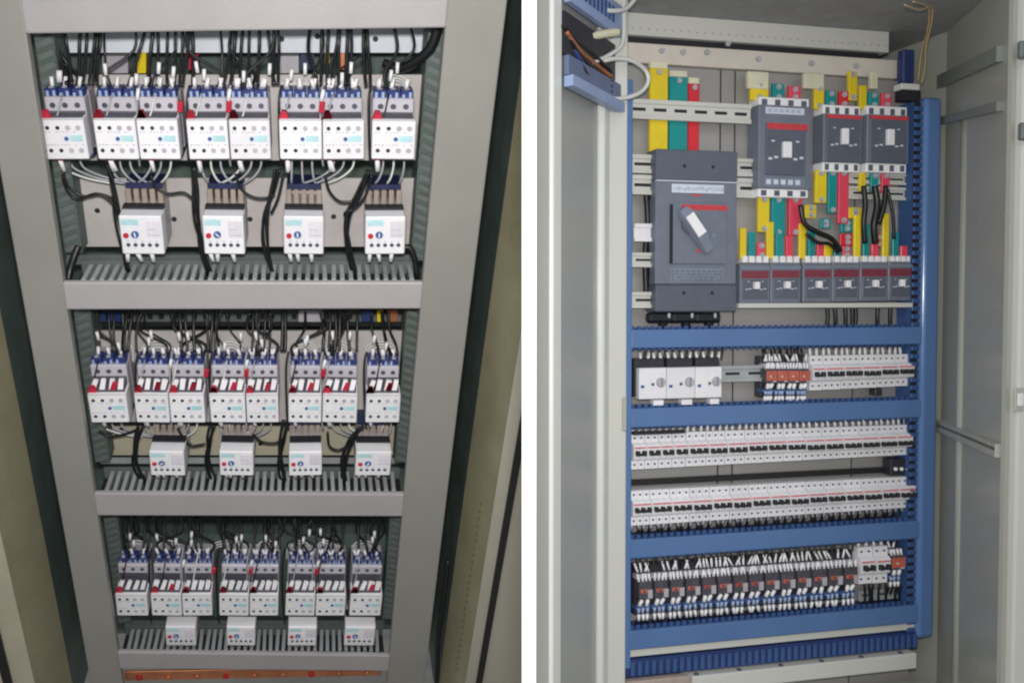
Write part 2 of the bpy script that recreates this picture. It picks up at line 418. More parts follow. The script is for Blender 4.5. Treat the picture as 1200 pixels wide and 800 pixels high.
# copper bar under the bottom rail
p0, p1 = PL(146, 792, 0.03), PL(446, 794, 0.03)
bar = thing('copper_busbar', 'copper earth bar with bolts under the bottom rail of the grey cabinet', 'busbar', FL)
MB().box(p0.x, p1.x, 0.03, 0.036, p0.z - 0.016, p0.z + 0.016, 0.001).build('bar', 'copper', bar)
for k in range(9):
    x = p0.x + (p1.x - p0.x) * (k + .5) / 9; MB().cyl((x, 0.03, p0.z - .003), (0, -1, 0), 0.007, 0.006, 6).build('bolt', 'copper' if k % 3 else 'tag_red', bar)

# ---- contactor
def screws(mb, xs, z, y, r=0.0033):
    for x in xs: mb.cyl((x, y, z), (0, -1, 0), r, 0.0008, 8)
    return mb
rnd0 = random.Random(11)
def make_contactor(fh, fd):
    W2 = 0.0325
    o = thing('contactor', 'x', 'contactor', Matrix(), 'contactors of the grey cabinet')
    zt = 0.066; zf = zt + fh
    MB().box(-W2, W2, 0, fd, 0, zt, 0.0016).build('auxiliary_block', 'white_plastic', o)
    xs = [-0.0235, -0.008, 0.0075, 0.023]
    screws(screws(MB(), xs[:2], 0.052, 0), xs[:2], 0.015, 0).build('screw_row', 'hole_dark', o, stuff=True)
    screws(screws(MB(), xs[2:], 0.052, 0, .0042), xs[2:], 0.015, 0, .0042).build('screw_row', 'grey_plastic', o, stuff=True)
    MB().box(0.008, 0.028, -0.0006, 0.001, 0.030, 0.040).build('label_plate', 'label_teal', o)
    MB().cyl((0.003, 0, 0.0345), (0, -1, 0), 0.0034, 0.0018, 8).build('indicator', 'button_blue', o)
    MB().box(-W2 + .001, W2 - .001, -0.0003, 0.001, 0.0645, 0.0655).build('seam', 'grey_plastic', o)
    MB().box(-W2 + 0.0015, W2 - 0.0015, fd - 0.001, fd + 0.03, 0.004, zf, 0.002).build('terminal_step', 'step_plastic', o)
    MB().box(-W2 + .003, W2 - .003, fd - .0016, fd, zt - .001, zt + max(.004, fh - .024)).build('slot', 'slot_shade', o)  # dark strip painting the shaded gap at the foot of the step
    MB().box(-W2 + .003, W2 - .003, .008, fd - .002, zt, zt + .0008).build('well_shade', 'slot_shade', o)  # dark sheet painting shade onto the block top behind the sleeves
    m = MB()
    for k in range(11):
        for zz in (0.0445, 0.0235):
            x = -0.027 + k * .0054; ln = rnd0.uniform(.0008, .0018)
            if rnd0.random() < .75: m.box(x - ln, x + ln, -0.0003, 0.0005, zz, zz + .0016)
    m.build('print_marks', 'grey_plastic', o, stuff=True)
    m = MB()
    for x in (-0.0205, 0, 0.0205):
        for sg in (-1, 1):
            if rnd0.random() < .8: m.box(x + sg * .005 - .002, x + sg * .005 + .002, fd + .0045, fd + .007, zf - .001, zf + rnd0.uniform(.005, .009))
    m.build('clamp_plates', 'label_lavender', o, stuff=True)
    screws(MB(), (-0.019, 0.0, 0.019), zf - min(fh * .5, .013), fd - 0.001, 0.0046).build('screw_row', 'screw_steel', o, stuff=True)
    m = MB()
    for x in (-0.0205, 0, 0.0205): m.box(x - 0.0092, x + 0.0092, fd + 0.006, fd + 0.034, zf - 0.004, zf + 0.012, 0.0012)
    m.build('blue_terminals', 'blue_terminal', o)
    m = MB()
    for x in (-0.0205, 0, 0.0205): m.cyl((x, fd + 0.012, zf + .0115), (0, -.3, 1), 0.004, 0.0015, 8)
    m.build('clamp_screws', 'grey_plastic', o, stuff=True)
    MB().box(-W2 + 0.0005, W2 - 0.0005, fd + 0.028, 0.112, 0.0, zf + 0.004, 0.002).build('housing', 'grey_plastic', o)
    MB().box(-W2 + 0.004, W2 - 0.004, 0.05, 0.11, -0.012, 0.0).build('lower_terminals', 'blue_dark', o)
    return o
def make_contactor_wires(zf, fd, big):    # sleeves that stand in the terminals, with red marker rings
    pass
TIERS = [dict(name='top', y=187, fh=0.026, fd=0.034, blocks=[(55, 105), (115, 163.5), (164.5, 212), (222, 269.5), (270.5, 318), (328, 377.5), (378.5, 427), (435, 486)],
              ry=298, relays=[(144, 193), (240, 287), (333, 379), (428, 474)]),
         dict(name='middle', y=495, fh=0.040, fd=0.040, blocks=[(107, 152), (160, 199.5), (200.5, 241), (247, 288.5), (289.5, 327), (338, 376.5), (377.5, 418), (428, 468)],
              ry=557, relays=[(177, 217), (258, 297), (339, 377), (416, 457)]),
         dict(name='bottom', y=721, fh=0.050, fd=0.042, blocks=[(137, 174), (178, 213.5), (214.5, 249), (257, 291.5), (292.5, 326), (334, 368.5), (369.5, 404), (409, 446)],
              ry=756, relays=[(195, 230), (266, 299), (337, 370), (403, 438)])]
DF = 0.03
NB = ['beside the left post', 'second from the left post', 'third from the left post', 'fourth from the left post', 'fifth from the left post',
      'sixth from the left post', 'seventh from the left post', 'beside the right post']
sl_me = {}
def sleeve_mesh(kind):
    if kind not in sl_me:
        if kind == 'up': sl_me[kind] = MB().cyl((0, 0, 0), (0, 0.1, 1), 0.0034, 0.019, 7, 0.0030).mesh('sleeve', 'ferrule_white')
        if kind == 'aux': sl_me[kind] = MB().prism_xz([(-.0046, 0), (.0046, 0), (.0080, .021), (.0002, .022)], -.003, .003).mesh('sleeve', 'ferrule_white')
        if kind == 'down': sl_me[kind] = MB().cyl((0, 0, 0), (0.1, 0.15, -1), 0.0040, 0.022, 7, 0.0034).mesh('sleeve', 'ferrule_white')
        if kind == 'red': sl_me[kind] = MB().prism_xz([(-.009, -.005), (.007, -.005), (.003, .008), (-.004, .009)], -.004, .004).mesh('marker_tag', 'tag_red')
        if kind == 'redl': sl_me[kind] = MB().box(-0.0045, 0.0045, -0.0035, 0.0035, 0, 0.018, 0.001).mesh('marker_tag', 'tag_red')
    return sl_me[kind]
def R3(ax, deg): return Matrix.Rotation(math.radians(deg), 4, ax)
def make_relay():
    o = thing('overload_relay', 'x', 'relay', Matrix(), 'overload relays of the grey cabinet')
    W2 = 0.0325
    MB().box(-W2, W2, 0, 0.04, 0, 0.068, 0.0018).build('face_block', 'white_plastic', o)
    MB().box(-W2 + .003, -0.003, -0.0006, 0.001, 0.052, 0.062).build('label_plate', 'label_teal', o)
    MB().cyl((-0.024, 0, 0.034), (0, -1, 0), 0.0045, 0.003, 10).build('reset_button', 'button_red', o)
    d = MB().cyl((0, 0, 0), (0, -1, 0), 0.006, 0.003, 12).build('dial', 'button_blue', o, T((-0.010, 0, 0.036)))
    MB().box(-0.001, 0.001, -0.0034, -0.0028, -0.004, 0.004).build('dial_mark', 'ferrule_white', d)
    m = MB()
    for k in range(7):
        x = .010 + (k % 4) * .005; z = .034 + (k // 4) * .010; m.box(x, x + rnd0.uniform(.002, .004), -.0009, .0005, z, z + .0016)
    for k in range(5): m.box(-.0235 + k * .011, -.0205 + k * .011, -.0004, .0005, .0225, .0240)
    m.build('print_marks', 'label_lavender', o, stuff=True)
    MB().box(0.008, 0.030, -0.0005, 0.001, 0.030, 0.060).build('side_label', 'cream_plastic', o)
    screws(MB(), (-0.022, -0.011, 0, 0.011, 0.022), 0.017, 0, 0.0034).build('screw_row', 'screw_steel', o, stuff=True)
    MB().box(-W2 + .002, W2 - .002, 0.04, 0.106, -0.004, 0.070).build('housing', 'grey_plastic', o)
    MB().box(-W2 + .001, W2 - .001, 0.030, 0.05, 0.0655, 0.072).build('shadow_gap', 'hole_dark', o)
    for k in range(5):
        x = -0.025 + k * 0.0125
        MB().box(x - 0.0042, x + 0.0042, 0.055, 0.10, 0.069, 0.094, 0.001).build('terminal_bar', 'tan_plastic', o)
    MB().box(-W2 + .004, W2 - .004, 0.06, 0.11, 0.094, 0.103).build('bridge', 'blue_dark', o)
    return o
relay = Proto(make_relay())
rnd = random.Random(3)
for ti, t in enumerate(TIERS):
    con = Proto(make_contactor(t['fh'], t['fd']))
    zt = 0.066; zf = zt + t['fh']; fd = t['fd']
    for i, (x0, x1) in enumerate(t['blocks']):
        xm = (x0 + x1) / 2; A, B = PL(x0, t['y'], DF), PL(x1, t['y'], DF)
        w = (B - A).length
        o = con.put(ML(xm, t['y'], DF) @ R3('Y', rnd.uniform(-.6, .6)) @ R3('Z', rnd.uniform(-1.2, 1.2)) @ S3(w / 0.066, 1, 1), 'white contactor in the %s tier of the grey cabinet, %s' % (t['name'], NB[i]))
        # sleeves and marker tags of this contactor
        def sl(kind, x, y, z, rx=0, ry=0, nm='sleeve'):
            link_obj(nm, sleeve_mesh(kind), o, T((x, y, z)) @ R3('X', rx) @ R3('Y', ry))
        first = i in (0, 2, 4, 6)
        for k, x in enumerate((-0.0205, 0, 0.0205)):
            if first or rnd.random() < .5: sl('up', x + rnd.uniform(-.003, .003), fd + 0.022, zf + 0.008, rnd.uniform(-8, 14), rnd.uniform(-16, 16))
        for k, x in enumerate((-0.024, -0.008, 0.008, 0.023)):
            if ti: sl('aux', x - .002, 0.018, zt, rnd.uniform(-16, -4), rnd.uniform(-8, 10)) if k or rnd.random() < .4 else None
        sl('red', -0.024, 0.010, zt + 0.004, 0, 0, 'marker_tag')
        if ti and rnd.random() < .5: sl('redl', 0.008, 0.016, zt, -10, 20, 'marker_tag')
        if first and i:
            sl('redl', 0.034 if i == 2 else -0.034, fd - 0.004, zf - 0.022, 0, 8, 'marker_tag')
            sl('up', -0.0335, fd - 0.002, zf - 0.004, 0, 12)
        if rnd.random() < .8:
            sl('redl', -0.022, 0.03, -0.012, 0, 0, 'marker_tag'); sl('down', -0.022, 0.03, -0.010, rnd.uniform(-6, 6), rnd.uniform(-14, 14))
    for i, (x0, x1) in enumerate(t['relays']):
        xm = (x0 + x1) / 2; w = (PL(x1, t['ry'], DF) - PL(x0, t['ry'], DF)).length
        hs = (1.04, 0.9, 0.93)[ti]
        o = relay.put(ML(xm, t['ry'], DF) @ R3('Y', rnd.uniform(-.7, .7)) @ R3('Z', rnd.uniform(-1.5, 1.5)) @ S3(w / 0.065, 1, hs), 'white overload relay below the %s row of contactors, %s from the left post' % (t['name'], ORD[i]))
        for ch in o.children:
            if ch.name.startswith('dial'): ch.matrix_basis = ch.matrix_basis @ R3('Y', rnd.uniform(-80, 80))
for ti, t in enumerate(TIERS):
    for i, (x0, x1) in enumerate(t['relays']):
        for k, fx in enumerate((0.12, 0.32, 0.68)):
            px = x0 + (x1 - x0) * fx
            M = ML(px, t['ry'], DF + 0.012)
            r = [o for o in bpy.data.objects if o.get('label') == 'white overload relay below the %s row of contactors, %s from the left post' % (t['name'], ORD[i])][0]
            loc = r.matrix_basis.inverted() @ M
            c = loc.translation
            link_obj('sleeve', sleeve_mesh('down'), r, T((c.x, c.y, 0.002)) @ R3('Y', rnd.uniform(-14, 14)))
            if k < 2: link_obj('marker_tag', sleeve_mesh('red'), r, T((c.x, c.y - 0.006, 0.004)) @ S3(.7, .7, .8))

# ---- wires of the grey cabinet
def wire_thing(name, label, cat, paths, group=None, P=PL, FM=FL):
    o = thing(name, label, cat, FM, group)
    for pts, r, m in paths:
        MB().tube([P(*p) for p in pts], r).build('wire', m, o)
    return o
def jit(v, a): return v + rnd.uniform(-a, a)
def feed(xt, xb, yt, yb, d0=0.10, d1=0.085, r=0.0022, m='wire_black'):
    return ([(xt, yt, d0), (jit((2 * xt + xb) / 3, 2), yt + (yb - yt) * .35, d0), (jit((xt + 2 * xb) / 3, 1.5), yt + (yb - yt) * .7, (d0 + d1) / 2), (xb, yb, d1)], r, m)
def group_feed(lbl, tops, bots, yt, yb, r=0.0030, d1=0.085):
    wire_thing('wire_bundle', lbl, 'wires', [feed(a, b, yt, yb, 0.12, d1, jit(r, .0004)) for a, b in zip(tops, bots)], 'black feeder wires in the grey cabinet')
group_feed('black wires dropping from the top rail onto the contactor beside the left post', [62, 74, 96, 103, 112, 116, 119], [78, 84, 90, 97, 104, 109, 114], 24, 100)
group_feed('black wires dropping from the top rail over the second and third contactors', [173, 178, 184, 197, 206, 214, 222, 225], [150, 172, 185, 196, 204, 210, 214, 226], 24, 102)
group_feed('black wires dropping from the top rail over the fourth and fifth contactors', [272, 278, 286, 293, 304, 312, 321, 325], [262, 270, 282, 293, 302, 322, 320, 326], 24, 100)
group_feed('black wires dropping from the top rail over the sixth and seventh contactors', [378, 386, 397, 399, 407, 410], [376, 384, 388, 397, 409, 405], 24, 100)
group_feed('single black wire pair dropping beside the yellow terminal and last contactor', [427, 430], [429, 434], 24, 102, .003)
wire_thing('power_cable', 'thick black cable curving from the upper duct behind the last contactor', 'cable',
           [([(514, 30, .075), (505, 56, .08), (490, 70, .09), (470, 80, .105), (450, 74, .12)], .0085, 'wire_black')])
wire_thing('power_cable', 'black cables curving down from the upper left corner duct', 'cable',
           [([(56, 40, .12), (62, 62, .12), (74, 80, .12), (84, 96, .11)], .005, 'wire_black'), ([(66, 38, .13), (70, 60, .13), (80, 76, .13), (92, 90, .12)], .004, 'wire_black')])
group_feed('black wires above the first two contactors of the middle tier', [125, 130, 150, 158, 160], [132, 136, 146, 150, 160], 345, 412)
group_feed('black wires above the third and fourth contactors of the middle tier', [210, 217, 226, 238, 254, 257], [212, 220, 228, 244, 247, 252], 345, 412)
group_feed('black wires above the fifth and sixth contactors of the middle tier', [296, 303, 310, 316, 335, 337], [295, 302, 308, 316, 330, 334], 345, 412)
group_feed('black wires above the seventh and eighth contactors of the middle tier', [380, 387, 394, 400, 406, 418], [378, 385, 392, 398, 410, 418], 345, 412)
group_feed('black wires above the first three contactors of the bottom tier', [150, 156, 170, 176, 190, 205, 222, 230, 238], [152, 158, 168, 174, 192, 204, 224, 230, 236], 592, 642)
group_feed('black wires above the middle contactors of the bottom tier', [262, 275, 282, 300, 312, 320, 330], [264, 272, 282, 298, 308, 320, 328], 592, 642)
group_feed('black wires above the last contactors of the bottom tier', [345, 352, 372, 380, 392, 400, 420, 428], [346, 354, 370, 378, 390, 402, 420, 430], 592, 642)
# white looped jumpers over the terminals
def loops(lbl, spans, y, h, d):
    paths = []
    for a, b in spans:
        for k in range(3):
            e = k * 2.2
            paths.append(([(a + e, y, d), (a + e + 2, y - h * (.75 - .08 * k), d + .01), ((a + b) / 2, y - h * (1 - .14 * k), d + .014), (b - e - 2, y - h * (.75 - .08 * k), d + .01), (b - e, y, d)], 0.0018, 'wire_white'))
    wire_thing('jumper_wires', lbl, 'wires', paths, 'white looped jumpers in the grey cabinet')
loops('white jumper wires looped over the eighth contactor of the top tier', [(441, 478)], 112, 24, DF + .075)
loops('white jumper wires looped over the middle tier terminals', [(128, 156), (165, 203), (212, 240), (252, 284), (340, 372), (382, 412), (428, 464)], 424, 24, DF + .085)
loops('white jumper wires looped over the bottom tier terminals', [(150, 174), (184, 212), (246, 290), (300, 326), (336, 364), (370, 400), (412, 440)], 655, 22, DF + .09)
# clear leads under the contactors
for ti, t in enumerate(TIERS[:2]):
    y0 = t['y'] + 3; dy = 22 if ti == 0 else 12; paths = []
    for i, (x0, x1) in enumerate(t['blocks']):
        rl = min(t['relays'], key=lambda r: abs((r[0] + r[1]) / 2 - (x0 + x1) / 2)); xm = (rl[0] + rl[1]) / 2
        for k in range(3):
            xa = x0 + (x1 - x0) * (.28 + .24 * k); xb = xm + (k - 1) * 11 + (xa - xm) * .25
            paths.append(([(xa, y0 - 4, .10), (xa + (xb - xa) * .1, y0 + dy * .35, .095), (xa + (xb - xa) * .5, y0 + dy * .85, .092), (xb, y0 + dy * 1.15, .098)], .0021, 'wire_clear' if (i + k) % 4 else 'wire_white'))
    wire_thing('motor_leads', 'pale leads curving between the %s contactors and their overload relays' % t['name'], 'wires', paths)
# black trunks
def trunk(lbl, pts, n, r, branch=None):
    paths = []
    for k in range(n):
        ph = rnd.uniform(0, 6.28)
        paths.append(([(x + 3.2 * math.cos(ph + j * 1.3), y, d + .004 * math.sin(ph + j)) for j, (x, y, d) in enumerate(pts)], r, 'wire_black'))
    for b in branch or []: paths.append((b, .0026, 'wire_black'))
    wire_thing('wire_loom', lbl, 'wires', paths, 'black wire looms between the overload relays')
D = 0.075
trunk('black loom of wires left of the first overload relay, top tier', [(128, 192, D), (133, 215, D), (137, 250, D), (142, 285, D), (150, 318, D)], 4, .0026,
      [[(73, 206, D), (78, 222, D), (90, 234, D), (112, 227, D), (132, 232, D)], [(74, 200, D), (80, 218, D), (98, 230, D), (118, 228, D), (134, 240, D)]])
trunk('black loom of wires between the first and second relays, top tier', [(228, 196, D), (229, 225, D), (230, 258, D), (236, 290, D), (246, 322, D)], 5, .0026,
      [[(177, 206, D), (182, 219, D), (196, 227, D), (216, 226, D), (228, 236, D)]])
trunk('black loom of wires between the second and third relays, top tier', [(325, 198, D), (320, 225, D), (312, 255, D), (311, 290, D), (319, 322, D)], 5, .0026,
      [[(276, 204, D), (283, 222, D), (297, 231, D), (312, 232, D), (322, 228, D)], [(332, 205, D), (326, 232, D), (318, 250, D)]])
trunk('black loom of wires between the third and fourth relays, top tier', [(430, 200, D), (420, 228, D), (408, 254, D), (409, 290, D), (416, 325, D)], 6, .0026,
      [[(381, 206, D), (386, 224, D), (398, 236, D), (414, 236, D)], [(436, 205, D), (428, 230, D), (416, 244, D), (404, 250, D), (409, 262, D)]])
trunk('black loom of wires beside the first relay, middle tier', [(165, 498, D), (160, 515, D), (157, 540, D), (166, 560, D), (178, 577, D)], 4, .0028,
      [[(116, 505, D), (128, 511, D), (148, 508, D), (162, 502, D)]])
trunk('black loom of wires between the first and second relays, middle tier', [(249, 498, D), (244, 515, D), (243, 540, D), (250, 560, D), (262, 577, D)], 5, .0028,
      [[(208, 502, D), (216, 514, D), (224, 522, D), (240, 520, D)]])
trunk('black loom of wires between the second and third relays, middle tier', [(334, 492, D), (331, 515, D), (329, 540, D), (331, 560, D), (337, 577, D)], 5, .0028,
      [[(296, 508, D), (306, 517, D), (322, 519, D), (330, 515, D)]])
trunk('black loom of wires between the third and fourth relays, middle tier', [(424, 500, D), (412, 515, D), (404, 535, D), (402, 556, D), (408, 577, D)], 5, .0028,
      [[(384, 506, D), (386, 522, D), (396, 527, D), (408, 522, D)]])
wire_thing('power_cable', 'thick black cable beside the fourth relay of the top tier', 'cable',
           [([(470, 292, .08), (480, 290, .08), (486, 304, .075), (489, 324, .07)], .006, 'wire_black')])
wire_thing('power_cable', 'thick black cable in the lower left corner of the top tier', 'cable',
           [([(92, 288, .09), (87, 300, .08), (82, 316, .07), (80, 328, .06)], .007, 'wire_black')])

# ================================================================== RIGHT: blue-framed cabinet
def rectR(x0, x1, y0, y1, d):
    xm, ym = (x0 + x1) / 2, (y0 + y1) / 2
    return PR(x0, ym, d).x, PR(x1, ym, d).x, PR(xm, y1, d).z, PR(xm, y0, d).z
def boxR(x0, x1, y0, y1, d0, d1, b=0.0, mb=None):
    X0, X1, Z0, Z1 = rectR(x0, x1, y0, y1, d0); return (mb or MB()).box(X0, X1, d0, d1, Z0, Z1, b)
cabR = thing('distribution_cabinet', 'pale grey cabinet with a blue inner frame and rows of breakers', 'cabinet', FR)
ZBR = -1.535
ZTR = PR(1000, 35, 0.05).z
PLT = 0.052                                # front of the mounting plates
# shell
xw0 = PR(1104, 400, 0.02).x; xw1 = PR(1176, 400, -0.27).x
xb0 = PR(735, 400, 0.0).x
MB().box(-0.12, 1.05, 0.30, 0.31, ZBR, ZTR + .02).build('back_wall', 'cab_side', cabR)
MB().panel((xw0, 0.30), (xw0 + .0005, 0.02), ZBR, ZTR, 0.006).build('side_wall', 'cab_side', cabR)
side = MB().panel((xw0, 0.02), (xw1, -0.27), ZBR, ZTR + .12, 0.008).build('side_wall', 'cab_side', cabR)
ce = MB().add([(-.12, -.27, ZTR), (xw1 + .01, -.27, ZTR), (xw0 + .007, .02, ZTR), (xw0 + .007, .30, ZTR), (-.12, .30, ZTR), (-.12, -.27, ZTR + .01), (xw1 + .01, -.27, ZTR + .01), (xw0 + .007, .02, ZTR + .01), (xw0 + .007, .30, ZTR + .01), (-.12, .30, ZTR + .01)],
              [(0, 4, 3, 2, 1), (5, 6, 7, 8, 9), (0, 1, 6, 5), (1, 2, 7, 6), (2, 3, 8, 7), (3, 4, 9, 8), (4, 0, 5, 9)]).build('ceiling_panel', 'ceiling_grey', cabR)
# front pillar at the right edge
xp0 = PR(1178, 400, -0.272).x; xp1 = PR(1240, 400, -0.272).x
pil = bevel_obj(MB().box(xp0, xp1, -0.30, -0.272, ZBR, ZTR + .15).build('front_pillar', 'cab_light', cabR), .004)
MB().box(xp0 - .010, xp0 - .002, -0.285, -0.276, ZBR, ZTR + .15).build('door_gasket', 'cab_side', cabR)
q = PR(1193, 468, -0.301); MB().box(q.x - .010, q.x + .012, -.304, -.30, q.z - .022, q.z + .022, .001).build('lock_plate', 'cab_side', cabR)
MB().box(q.x - .005, q.x + .007, -.307, -.302, q.z - .012, q.z + .012, .001).build('lock_slot', 'cab_white', cabR)
for px, py, w in ((1197, 60, .012), (1197, 155, .010)):
    q = PR(px, py, -0.301); MB().box(q.x - w, q.x + w, -.312, -.30, q.z - .016, q.z + .016, .003).build('hinge_block', 'duct_green', cabR)
fo = MB()
fx, fy = PR(1131, 400, -.085).x, -.085
fx = xw0 + (xw1 - xw0) * ((.02 - fy) / .29)
fo.cyl((fx + .012, fy, ZBR + .2), (0, 0, 1), .017, ZTR - ZBR - .42, 24)
fo.build('glare_bulge', 'side_gloss', side)  # half-round bulge added to catch an upright streak of flash
# stiffening rails on the side wall
def side_rail(p0, p1, h, m, holes=0):
    sx, sy = xw1 - xw0, -0.29
    L = math.hypot(sx, sy); dx, dy = sx / L, sy / L; nx, ny = dy, -dx
    def on(px, py):
        o = FRi @ CP; v = ray(px, py); n = Vector((nx, ny, 0)); c = Vector((xw0, 0.02, 0)); t = (c - o).dot(n) / v.dot(n); return o + v * t
    A, B = on(*p0), on(*p1)
    off = Vector((nx, ny, 0)) * 0.012
    if off.dot((FRi @ CP) - A) < 0: off = -off
    up = Vector((0, 0, h))
    vs = [A, B, B + up, A + up, A + off, B + off, B + off + up, A + off + up]
    r = MB().add(vs, [(0, 1, 2, 3), (4, 7, 6, 5), (0, 4, 5, 1), (2, 6, 7, 3), (0, 3, 7, 4), (1, 5, 6, 2)]).build('stiffener', m, cabR)
    for k in range(holes):
        p = A.lerp(B, (k + .5) / holes) + off * 1.05 + up * .72; MB().cyl(p, off, .0045, .0006, 8).build('punch_hole', 'hole_dark', r)
side_rail((1087, 112), (1176, 72), .030, 'stiffener_grey')
side_rail((1104, 147), (1176, 130), .018, 'stiffener_grey', 0)
side_rail((1104, 505), (1174, 536), .026, 'cab_side', 0)
side_rail((1104, 499), (1174, 528), .006, 'stiffener_grey', 0)
# ceiling strip with holes, bus support plates
def strip_R(name, m, x0, x1, y0, y1, d0, d1, b=0.0, P=cabR):
    return boxR(x0, x1, y0, y1, d0, d1, b).build(name, m, P)
X0, X1, Z0, Z1 = rectR(735, 1040, 32, 52, 0.05)
st = MB().box(X0 - .02, X1, 0.045, 0.07, Z0, ZTR - .0005, .001).build('top_strip', 'cab_light', cabR)
for k in range(34):
    x = X0 + (X1 - X0) * (k + .5) / 34; MB().cyl((x, 0.0447, Z0 + .014), (0, -1, 0), .0022, .0004, 6).build('punch_hole', 'cab_side', st)
MB().box(X0, X1 - .02, 0.055, 0.10, Z0 - .016, Z0 - .001).build('shadow_strip', 'hole_dark', cabR)  # dark box standing in for the shaded slot below the strip
bs = MB().box(X0 - .02, X1 + .02, 0.042, 0.06, Z0 - .058, Z0 - .017, .001).build('support_plate', 'support_beige', cabR)
for px, py in ((775, 60), (800, 62), (828, 62), (852, 52), (888, 70), (950, 75), (1002, 78)):
    q = PR(px, py, 0.042); MB().cyl((q.x, 0.042, q.z), (0, -1, 0), .006, .006, 6).build('bolt', 'lever_grey', bs)
# mounting plates
for a_, b_ in ((730, 842), (844, 859), (861, 1000), (1002, 1072)):
    A = PR(a_, 300, PLT).x; B = PR(b_, 300, PLT).x
    MB().box(A, B, PLT, PLT + .003, ZBR + .3, Z0 - .06).build('mounting_plate', 'back_plate', cabR)
# blue frame
xL0, xL1 = PR(731, 400, 0).x, PR(741, 400, 0).x
xR0, xR1 = PR(1081, 400, 0).x, PR(1101, 400, 0).x
zt = PR(1090, 113, 0).z; zb = PR(1086, 748, 0).z
bevel_obj(MB().box(xL0, xL1, 0, .03, zb, zt).build('blue_post', 'frame_blue', cabR))
bp_ = bevel_obj(MB().box(xR0, xR1, 0, .04, zb, zt).build('blue_post', 'post_blue', cabR), .011, 8)
for p_ in bp_.data.polygons: p_.use_smooth = True
bp_.modifiers[0].harden_normals = True
def zr(yl, yr): return (PR(742, yl, 0).z + PR(1072, yr, 0).z) / 2
RAILS = [(zr(407, 404), zr(385, 384)), (zr(501, 489), zr(479, 468)), (zr(654, 631), zr(633, 610)), (zr(762, 729), zr(737, 711))]
for z0, z1 in RAILS:
    r = bevel_obj(MB().box(xL1 - .001, xR0 + .001, .001, .012, z0, z1).build('blue_rail', 'frame_blue', cabR), .002)
    m = MB(); n = 46
    for k in range(n):
        x = xL1 + .008 + (xR0 - xL1 - .016) * k / (n - 1)
        m.box(x - .0042, x + .0042, .013, .016, z0 - .006, z1 + .007)
    m.build('duct_fingers', 'duct_blue', r, stuff=True)
    MB().box(xL1 + .002, xR0 - .002, .018, PLT - .001, z0 - .003, z1 + .003).build('duct_body', 'dark_blue', r)
# slotted vertical duct beside the right post, and a narrow one at the left
xd0, xd1 = PR(1067, 400, .012).x, PR(1080, 400, .012).x
vd = MB().box(xd0 + .002, xd1, .014, PLT, zb + .01, zt - .01).build('vertical_duct', 'hole_dark', cabR)
fv = MB().box(xd0, xd1, .008, .013, -.0052, .0052, .001).mesh('finger', 'duct_blue'); z = zb + .02
while z < zt - .02:
    link_obj('finger', fv, vd, T((0, 0, z)) @ Matrix.Rotation(0, 4, 'Y')); z += .0178
MB().box(xd0 - .001, xd0 + .0015, .0135, PLT, zb + .01, zt - .01).build('duct_wall', 'duct_blue', vd)
# bottom: grey strip, blue comb duct, sill with screws
zs = RAILS[3][0]
MB().box(xL0, xR0 + .01, .010, .03, zs - .018, zs - .004).build('grey_strip', 'cab_light', cabR)
bd = MB().box(xL0, xR0 + .005, .006, .05, zs - .060, zs - .022).build('bottom_duct', 'dark_blue', cabR)
m_ = MB().box(-.0045, .0045, -.004, 0, -.015, .015, .001).mesh('finger', 'duct_blue')
for k in range(44):
    link_obj('finger', m_, bd, T((xL1 + .006 + (xR0 - xL1 - .01) * k / 43, .006, zs - .042)))
si = MB().box(xL0 + .155, xR0 - .012, -.012, .04, zs - .100, zs - .064, .003).build('sill', 'cab_light', cabR)
for k in range(6):
    MB().cyl((xL1 + .15 + (xR0 - xL1 - .20) * k / 5, -.004, zs - .064), (0, 0, 1), .005, .003, 8).build('bolt', 'screw_steel', si)
MB().box(xL0 - .02, xR0 + .06, -.27, .04, zs - .155, zs - .15).build('base_plate', 'cab_side', cabR)
MB().box(xL0, xL0 + .15, -.02, .0, zs - .1, zs - .058, .004).build('base_block', 'tan_plastic', cabR)
# left jamb, hinge edge, door
jx0, jx1 = PR(713, 400, -.05).x, PR(735, 400, -.05).x
jam = bevel_obj(MB().box(jx0, jx1, -.05, .02, ZBR, ZTR + .15).build('front_pillar', 'cab_light', cabR), .004, 3)
q = PR(731, 485, -.05); MB().box(q.x - .004, q.x + .004, -.056, -.048, q.z - .034, q.z + .034, .002).build('lock_slot', 'cab_side', cabR)
H = PR(712, 400, -.052)
E_ = at_depth(FRi, 622, 400, 1.42)
dv = Vector((E_.x - H.x, E_.y - H.y, 0)); dl = dv.length; dv.normalize(); dn = Vector((dv.y, -dv.x, 0))
if dn.dot((FRi @ CP) - H) < 0: dn = -dn
def door_s(px, off=0.0):                  # distance from the hinge where the picture column crosses the door face
    o = FRi @ CP; v = ray(px, 400); c = H + dn * off; t = (c - o).dot(dn) / v.dot(dn); return ((o + v * t) - H).dot(dv)
def door_z(px, py, off=0.0):
    o = FRi @ CP; v = ray(px, py); c = H + dn * off; t = (c - o).dot(dn) / v.dot(dn); return (o + v * t).z
door = thing('tmp', 'x', 'x', Matrix()); bpy.data.objects.remove(door)
def dbox(mb, s0, s1, o0, o1, z0, z1):
    vs = []
    for s_ in (s0, s1):
        for o_ in (o0, o1):
            for z in (z0, z1):
                p = H + dv * s_ + dn * o_; vs.append((p.x, p.y, z))
    return mb.add(vs, [(0, 1, 3, 2), (4, 6, 7, 5), (0, 4, 5, 1), (2, 3, 7, 6), (0, 2, 6, 4), (1, 5, 7, 3)])
ZD0, ZD1 = ZBR + .03, ZTR + .10
